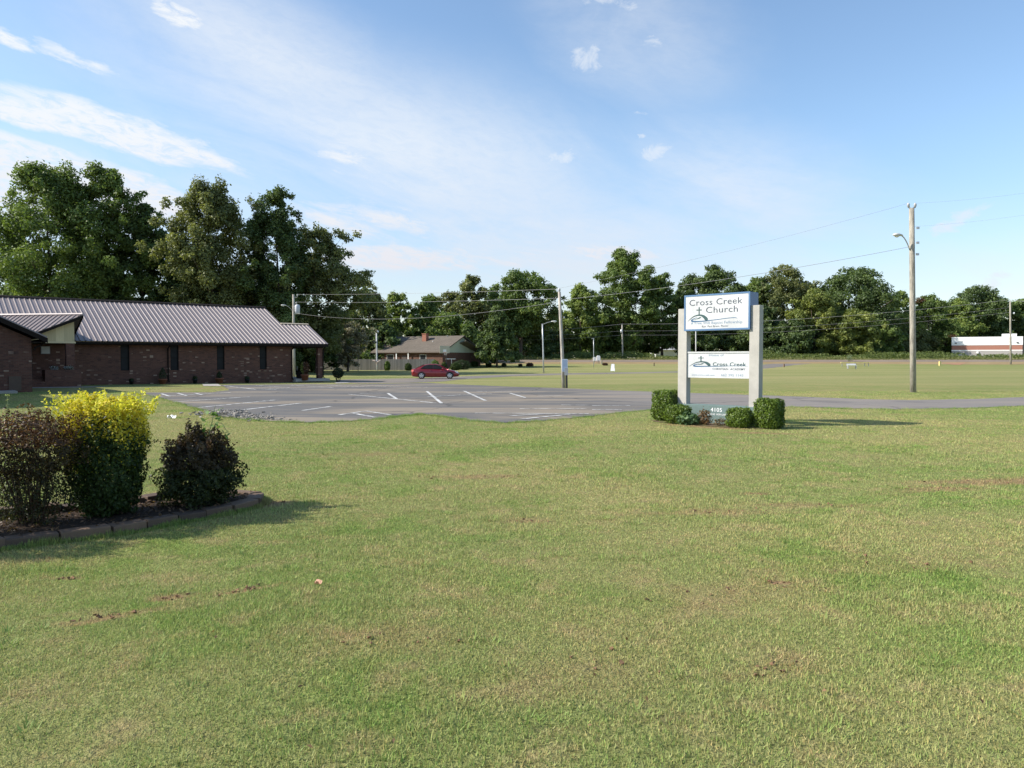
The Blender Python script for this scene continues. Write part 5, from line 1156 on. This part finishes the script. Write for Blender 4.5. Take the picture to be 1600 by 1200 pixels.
MB().tube([(.06, 0, .55), (.10, -.02, .78), (.14, -.02, .92), (.17, -.03, 1.05)], [.006, .005, .004, .002], 5).tube([(.10, -.02, .76), (.18, -.01, .88), (.24, -.02, .86), (.31, -.04, .76)], [.004, .004, .003, .002], 5).build('vine_stem', plain('green_stem', (.20, .24, .10), .7), vs_)
# shrubs by the bungalow
DK = two((.014, .028, .010), (.045, .070, .022)); MG = two((.03, .055, .014), (.09, .13, .03)); BG = two((.06, .11, .02), (.16, .24, .05)); RB = two((.05, .025, .015), (.12, .06, .035))
for i, (px, py, wpx, hpx, fn, ex, lab, dd) in enumerate([(605, 577, 9, 15, BG, 2.2, 'bright green bush against the middle of the grey fence', 103), (638, 577, 10, 12, MG, 2.4, 'dull green bush against the grey fence left of the white banner', 103), (680, 574.5, 13, 16, BG, 2.2, 'bright leafy bush right of the white banner sign', 104), (694, 575, 9, 13, MG, 2.2, 'bush behind the basketball pole', 104.5),
        (712, 574, 16, 12, MG, 2.3, 'wide low bush right of the basketball hoop', 106), (722, 571, 26, 15, DK, 2.6, 'dark hedge below the bungalow gable wall', 111), (741, 573, 12, 9, MG, 2.2, 'round grey green bush at the right corner of the bungalow', 109), (763.5, 573.5, 9, 7, DK, 2.3, 'round bush in front of the pear shaped tree', 110), (787.5, 573, 7, 6, DK, 2.3, 'small round bush just right of the pear shaped tree', 111),
        (813, 573, 6, 5, DK, 2.3, 'smallest round bush in the row on the far lawn', 112), (828, 572.5, 11, 6, RB, 2.2, 'low reddish bush left of the slim street lamp', 113), (945.5, 571, 8, 4, RB, 2.2, 'low dark clump beside the white mailboxes', 120), (749, 566, 12, 20, DK, 2.2, 'dark tall bush at the right end wall of the bungalow', 118)]):
    p = at(px, 570, dd) if px < 735 else gnd(px, py); dd = p.y; shrub('round_bush', (p.x, dd, hz(p.x, dd) - .05), wpx * dd / 1200, wpx * dd / 1200 * .9, hpx * dd / 1200, 1500 if wpx < 12 else 2600, .15, fn, lab, seed=100 + i, expo=ex, rough=.10, nst=4, mat=M_leaf, rs=.02, group='bushes on the far lawn')
p = gnd(1327, 570); shrub('young_tree', (p.x, p.y, p.z), .9, .8, 1.7, 260, .16, two((.14, .18, .10), (.30, .34, .22)), 'small pale sapling behind the barrier rail', 'sapling', seed=140, expo=2, rough=.3, z0=.6, nst=5, mat=M_leaf, rs=.015)
# church plants
def potted(p, r, h, pot_mat, colfn, pw, ph, expo, taper, label, seed, n=900, ls=.06, cat='potted plant'):
    e = empty('potted_plant', p, 0, label, cat, 'pots along the church wall')
    MB().lathe([(r * .68, 0), (r * .95, h * .82), (r * 1.06, h * .83), (r * 1.06, h), (r * .9, h), (r * .85, h * .9)], (0, 0, 0), 14).build('pot', pot_mat, e, True)
    rng = np.random.default_rng(seed); V, F, CC = leaf_mass(rng, pw, pw, ph, n, ls, colfn, expo, taper, .06, h * .9, .4); link('foliage', mesh_np('foliage', V, F, CC), M_needle, e)
def church_at(px, off): 
    u = (px - 800) / 1200; x = ((51.9 - .775 * off) * u + 21.6 - .632 * off) / (.775 - .632 * u); p = chl(x, -off); return Vector((p.x, p.y, hz(p.x, p.y)))
potted(church_at(254, .55), .27, .34, M_terra, DK, .42, .80, 2.0, -1.3, 'cone shaped little evergreen in a terracotta pot near the left downspout', 151)
potted(church_at(342.5, .6), .28, .36, M_terra, DK, .34, .50, 2.0, -1.0, 'terracotta pot with a small dark plant below the third window', 152)
potted(church_at(304.5, .5), .16, .28, M_black, DK, .30, .25, 2.2, 0, 'small dark pot between the second and third windows', 153)
potted(church_at(386, .5), .17, .28, M_black, DK, .30, .22, 2.2, 0, 'small dark pot between the third and fourth windows', 154)
potted(church_at(205, .4), .14, .24, M_black, DK, .26, .16, 2.2, 0, 'small dark pot below the leftmost church window', 156)
potted(chl(7.75, -.65), .30, .42, M_terra, lambda P, zz, rng: np.where((P[:, 0] < -.05)[:, None], two((.12, .16, .03), (.26, .28, .07))(P, zz, rng), two((.05, .035, .02), (.16, .07, .03))(P, zz, rng)), .62, 1.0, 2.0, .35, 'large pot of tall red and yellow green grass at the church porch corner', 155, 1300, .12)
p = chl(10.55, -.35); shrub('ball_shrub', (p.x, p.y, hz(p.x, p.y)), .82, .78, 1.05, 3600, .06, DK, 'dark ball shaped shrub on bare stems right of the porch column', seed=160, expo=2.2, rough=.06, z0=.30, nst=9, mat=M_leaf, rs=.02)
for i, (x, lab) in enumerate(((-8.55, 'left clump of white flowers in the brick planter'), (-7.85, 'right clump of white flowers in the brick planter'))):
    p = chl(x, -3.03, .86); shrub('white_flowers', p, .5, .36, .30, 420, .06, lambda P, zz, rng: np.where(rng.uniform(size=(len(P), 1)) < .45, two((.5, .5, .52), (.75, .74, .78))(P, zz, rng), two((.02, .04, .015), (.06, .08, .03))(P, zz, rng)), lab, 'flowers', seed=170 + i, expo=2.2, rough=.2, nst=0, mat=M_leaf, group='flowers in the brick planter')
# rubble heap at the lot edge
rng = np.random.default_rng(33); mb = MB(); a0, a1 = gnd(318, 648), gnd(424, 658)
for i in range(520):
    t_ = rng.uniform(); q = a0.lerp(a1, t_); k_ = (1 - t_) * .9 + .35; x = q.x + rng.normal() * .25; y = q.y + rng.normal() * .45 * k_ + .5 * k_; s_ = rng.uniform(.015, .055) * (.6 + .6 * k_)
    ang = rng.uniform(0, 6.28, 1)[0]; pts = unit(rng.normal(size=(7, 3))) * s_ * np.array([1.2, 1, .6]) + np.array([x, y, hz(x, y) + s_ * .25 + rng.uniform(0, .07) * k_])
    bm = bmesh.new(); [bm.verts.new(p_) for p_ in pts]; bmesh.ops.convex_hull(bm, input=bm.verts); bm.verts.index_update(); mb.add([v.co for v in bm.verts], [[v.index for v in f_.verts] for f_ in bm.faces]); bm.free()
setp(mb.build('rubble', plain('broken_concrete', (.27, .25, .22), .9, 0, .5, 3, .2)), None, None, None, 'stuff')
# litter
def scrap(px, py, s_, c_, lab, nm):
    p = gnd(px, py); e = empty(nm, (p.x, p.y, p.z), .5, lab, 'litter')
    rng = np.random.default_rng(int(px)); g = 6; V = [((i / (g - 1) - .5) * s_, (j / (g - 1) - .5) * s_ * .7, .035 + .35 * s_ * math.sin(i * 1.3 + j) * rng.uniform(.5, 1)) for j in range(g) for i in range(g)]
    MB().add(V, [(j * g + i, j * g + i + 1, (j + 1) * g + i + 1, (j + 1) * g + i) for j in range(g - 1) for i in range(g - 1)]).build('sheet', plain(nm + '_skin', c_, .6, 0, .3, 12), e)
scrap(497, 917, .05, (.60, .34, .22), 'small crumpled orange and white scrap lying on the lawn', 'scrap')
scrap(268, 653.5, .22, (.7, .7, .68), 'small white paper lying on the grass left of the rubble', 'paper')

# ------------------------------------------------------------------ grass blades on the near lawn, dirt clods
rng = np.random.default_rng(5)
N_BL = 1500000
dd = np.concatenate([np.sqrt(rng.uniform(2.3 ** 2, 5.0 ** 2, int(N_BL * .19))), 5.0 * np.exp(rng.uniform(0, math.log(38 / 5.0), int(N_BL * .81)))])
xx = rng.uniform(-1, 1, len(dd)) * (.70 * dd + 1.4)
lot_np = np.array(lot_pts)
def inside_np(x, y, poly):
    c = np.zeros(len(x), bool); j = len(poly) - 1
    for i in range(len(poly)):
        xi, yi = poly[i]; xj, yj = poly[j]
        if yi != yj:
            c ^= ((yi > y) != (yj > y)) & (x < (xj - xi) * (y - yi) / (yj - yi) + xi)
        j = i
    return c
keep = ~inside_np(xx, dd, lot_np) & ~inside_np(xx, dd, np.array(BED_F)) & ~inside_np(xx, dd, np.array([(q.x, q.y) for q in sb]))
for x, y, a, b_, rot, k in SCARS:
    if y < 30:
        u = ((xx - x) * math.cos(rot) + (dd - y) * math.sin(rot)) / a; v = (-(xx - x) * math.sin(rot) + (dd - y) * math.cos(rot)) / b_
        keep &= ~((u * u + v * v < rng.uniform(.3, 1.1, len(xx))) & (rng.uniform(size=len(xx)) < k * .8))
xx, dd = xx[keep], dd[keep]; n = len(xx)
thick = .5 + .5 * np.sin(xx * 2.1 + 1.7 * np.sin(dd * 1.1)) * np.sin(dd * 1.9 + 1.3 * np.sin(xx * .9))
hgt = rng.uniform(.008, .021, n) * (.75 + .55 * thick) * np.where(rng.uniform(size=n) < .02, 1.6, 1)
wid = rng.uniform(.0021, .0042, n) * np.maximum(1, dd / 5) ** .6
hgt = hgt * np.maximum(1, dd / 9) ** .15
a = rng.uniform(0, 6.283, n); lean = np.abs(rng.normal(.65, .6, n)).clip(0, 1.55)
la = rng.uniform(0, 6.283, n)
B = np.stack([xx, dd, height(xx, dd) - .004], 1)
sd = np.stack([np.cos(a), np.sin(a), np.zeros(n)], 1) * wid[:, None]
tip = B + np.stack([np.cos(la) * np.sin(lean), np.sin(la) * np.sin(lean), np.cos(lean)], 1) * hgt[:, None] * 1.5
tip[:, 2] = np.maximum(tip[:, 2], B[:, 2] + .009)
V = np.stack([B - sd, B + sd, tip], 1).reshape(-1, 3); F = np.arange(3 * n).reshape(n, 3)
tint = rng.uniform(1.15, 1.9, (n, 1)) * np.ones((1, 3))
strw = .5 + .5 * np.sin(xx * 1.3 + 2 * np.sin(dd * .7 + .4)) * np.sin(dd * 1.05 + 1.7 * np.sin(xx * .8 + 1)); st_ = rng.uniform(size=n) - .14 * strw + .05; tint[st_ < .17] *= np.array([1.24, 1.06, 1.05]); tint[st_ > .70] *= np.array([.80, 1.0, .74])
# longer tufts along the edging, the sign bed and the posts that the mower missed
def tufts(path, n, spread, hmax, rng, off=.09):
    P = np.array(path); k = rng.integers(0, len(P) - 1, n); t = rng.uniform(size=(n, 1)); q = P[k] * (1 - t) + P[k + 1] * t; d = P[k + 1] - P[k]; nn = unit(np.stack([d[:, 1], -d[:, 0]], 1))
    q = q + nn * (off + (np.abs(rng.normal(0, spread, (n, 1))) if off > 0 else rng.normal(.03, spread, (n, 1)))); h = rng.uniform(.3, 1, n) * hmax * (.6 + .4 * np.sin(q[:, 0] * 9) * np.sin(q[:, 1] * 7)); a = rng.uniform(0, 6.28, n); le = np.abs(rng.normal(.35, .3, n))
    B = np.stack([q[:, 0], q[:, 1], height(q[:, 0], q[:, 1]) - .004], 1); s_ = np.stack([np.cos(a), np.sin(a), 0 * a], 1) * .004; T = B + np.stack([np.cos(a + 1) * np.sin(le), np.sin(a + 1) * np.sin(le), np.cos(le)], 1) * h[:, None]
    return np.stack([B - s_, B + s_, T], 1).reshape(-1, 3)
tv = [tufts(BED_F[0:10], 9000, .03, .10, rng), tufts([(q.x, q.y) for q in sb][::-1], 3500, .04, .10, rng), tufts([gnd(*p)[:2] for p in LOT[1:28]], 26000, .09, .11, rng, 0)]
# scattered bigger clumps of coarser grass
nc = 420; cd = np.sqrt(rng.uniform(2.6 ** 2, 15 ** 2, nc)); cx = rng.uniform(-.75, .75, nc) * cd; kk = np.repeat(np.arange(nc), 34); m_ = len(kk); rr_ = rng.normal(0, .045, (m_, 2))
ok = ~inside_np(cx, cd, np.array([(x - .1, y + .0) for x, y in BED_F]))[kk]
q = np.stack([cx[kk], cd[kk]], 1) + rr_; aa = np.arctan2(rr_[:, 1], rr_[:, 0]) + rng.normal(0, .5, m_); le = np.abs(rng.normal(.8, .3, m_)); h = rng.uniform(.03, .075, m_)
Bq = np.stack([q[:, 0], q[:, 1], height(q[:, 0], q[:, 1]) - .004], 1); s_ = np.stack([-np.sin(aa), np.cos(aa), 0 * aa], 1) * .0038; T = Bq + np.stack([np.cos(aa) * np.sin(le), np.sin(aa) * np.sin(le), np.cos(le)], 1) * h[:, None]
tv.append(np.stack([Bq - s_, Bq + s_, T], 1)[ok].reshape(-1, 3))
tv = np.concatenate(tv); tn = len(tv) // 3; tt = rng.uniform(.9, 1.6, (tn, 1)) * np.array([.82, 1.05, .74])
V = np.concatenate([V, tv]); F = np.arange(len(V)).reshape(-1, 3); tint = np.concatenate([tint, tt])
setp(link('grass_blades', mesh_np('grass_blades', V, F, np.repeat(tint, 3, 0)), M_blade), kind='stuff')
mb = MB(); rng = np.random.default_rng(44)
for x, y, a, b_, rot, k in SCARS:
    if y > 12: continue
    for i in range(int(4 + 30 * k * min(a, .4) / .3 * .5)):
        u, v = rng.normal(size=2) * .42; X = x + u * a * math.cos(rot) - v * b_ * math.sin(rot); Y = y + u * a * math.sin(rot) + v * b_ * math.cos(rot); s_ = rng.uniform(.005, .018)
        pts = unit(rng.normal(size=(7, 3))) * s_ * np.array([1.2, 1.1, .8]) + np.array([X, Y, hz(X, Y) + s_ * .6])
        bm = bmesh.new(); [bm.verts.new(p_) for p_ in pts]; bmesh.ops.convex_hull(bm, input=bm.verts); bm.verts.index_update(); mb.add([q.co for q in bm.verts], [[q.index for q in f_.verts] for f_ in bm.faces]); bm.free()
setp(mb.build('dirt_clods', plain('dry_clod', (.19, .115, .068), .95, 0, .35, 40, .1)), None, None, None, 'stuff')

# dead leaves and bits of thatch lying in the grass
rng = np.random.default_rng(61); n = 700; dy = np.sqrt(rng.uniform(2.6 ** 2, 17 ** 2, n)); dx = rng.uniform(-.75, .75, n) * dy
V, F, CC = leaves(np.stack([dx, dy, height(dx, dy) + .022 + rng.uniform(0, .012, n)], 1), rng.normal(size=(n, 3)) * .45 + np.array([0, 0, 1]), rng.uniform(.012, .035, n), rng.uniform(.006, .02, n), np.array([.20, .125, .07]) * rng.uniform(.4, 1.7, (n, 1)), rng, .3)
setp(link('dead_leaves', mesh_np('dead_leaves', V, F, CC), M_leaf), kind='stuff')
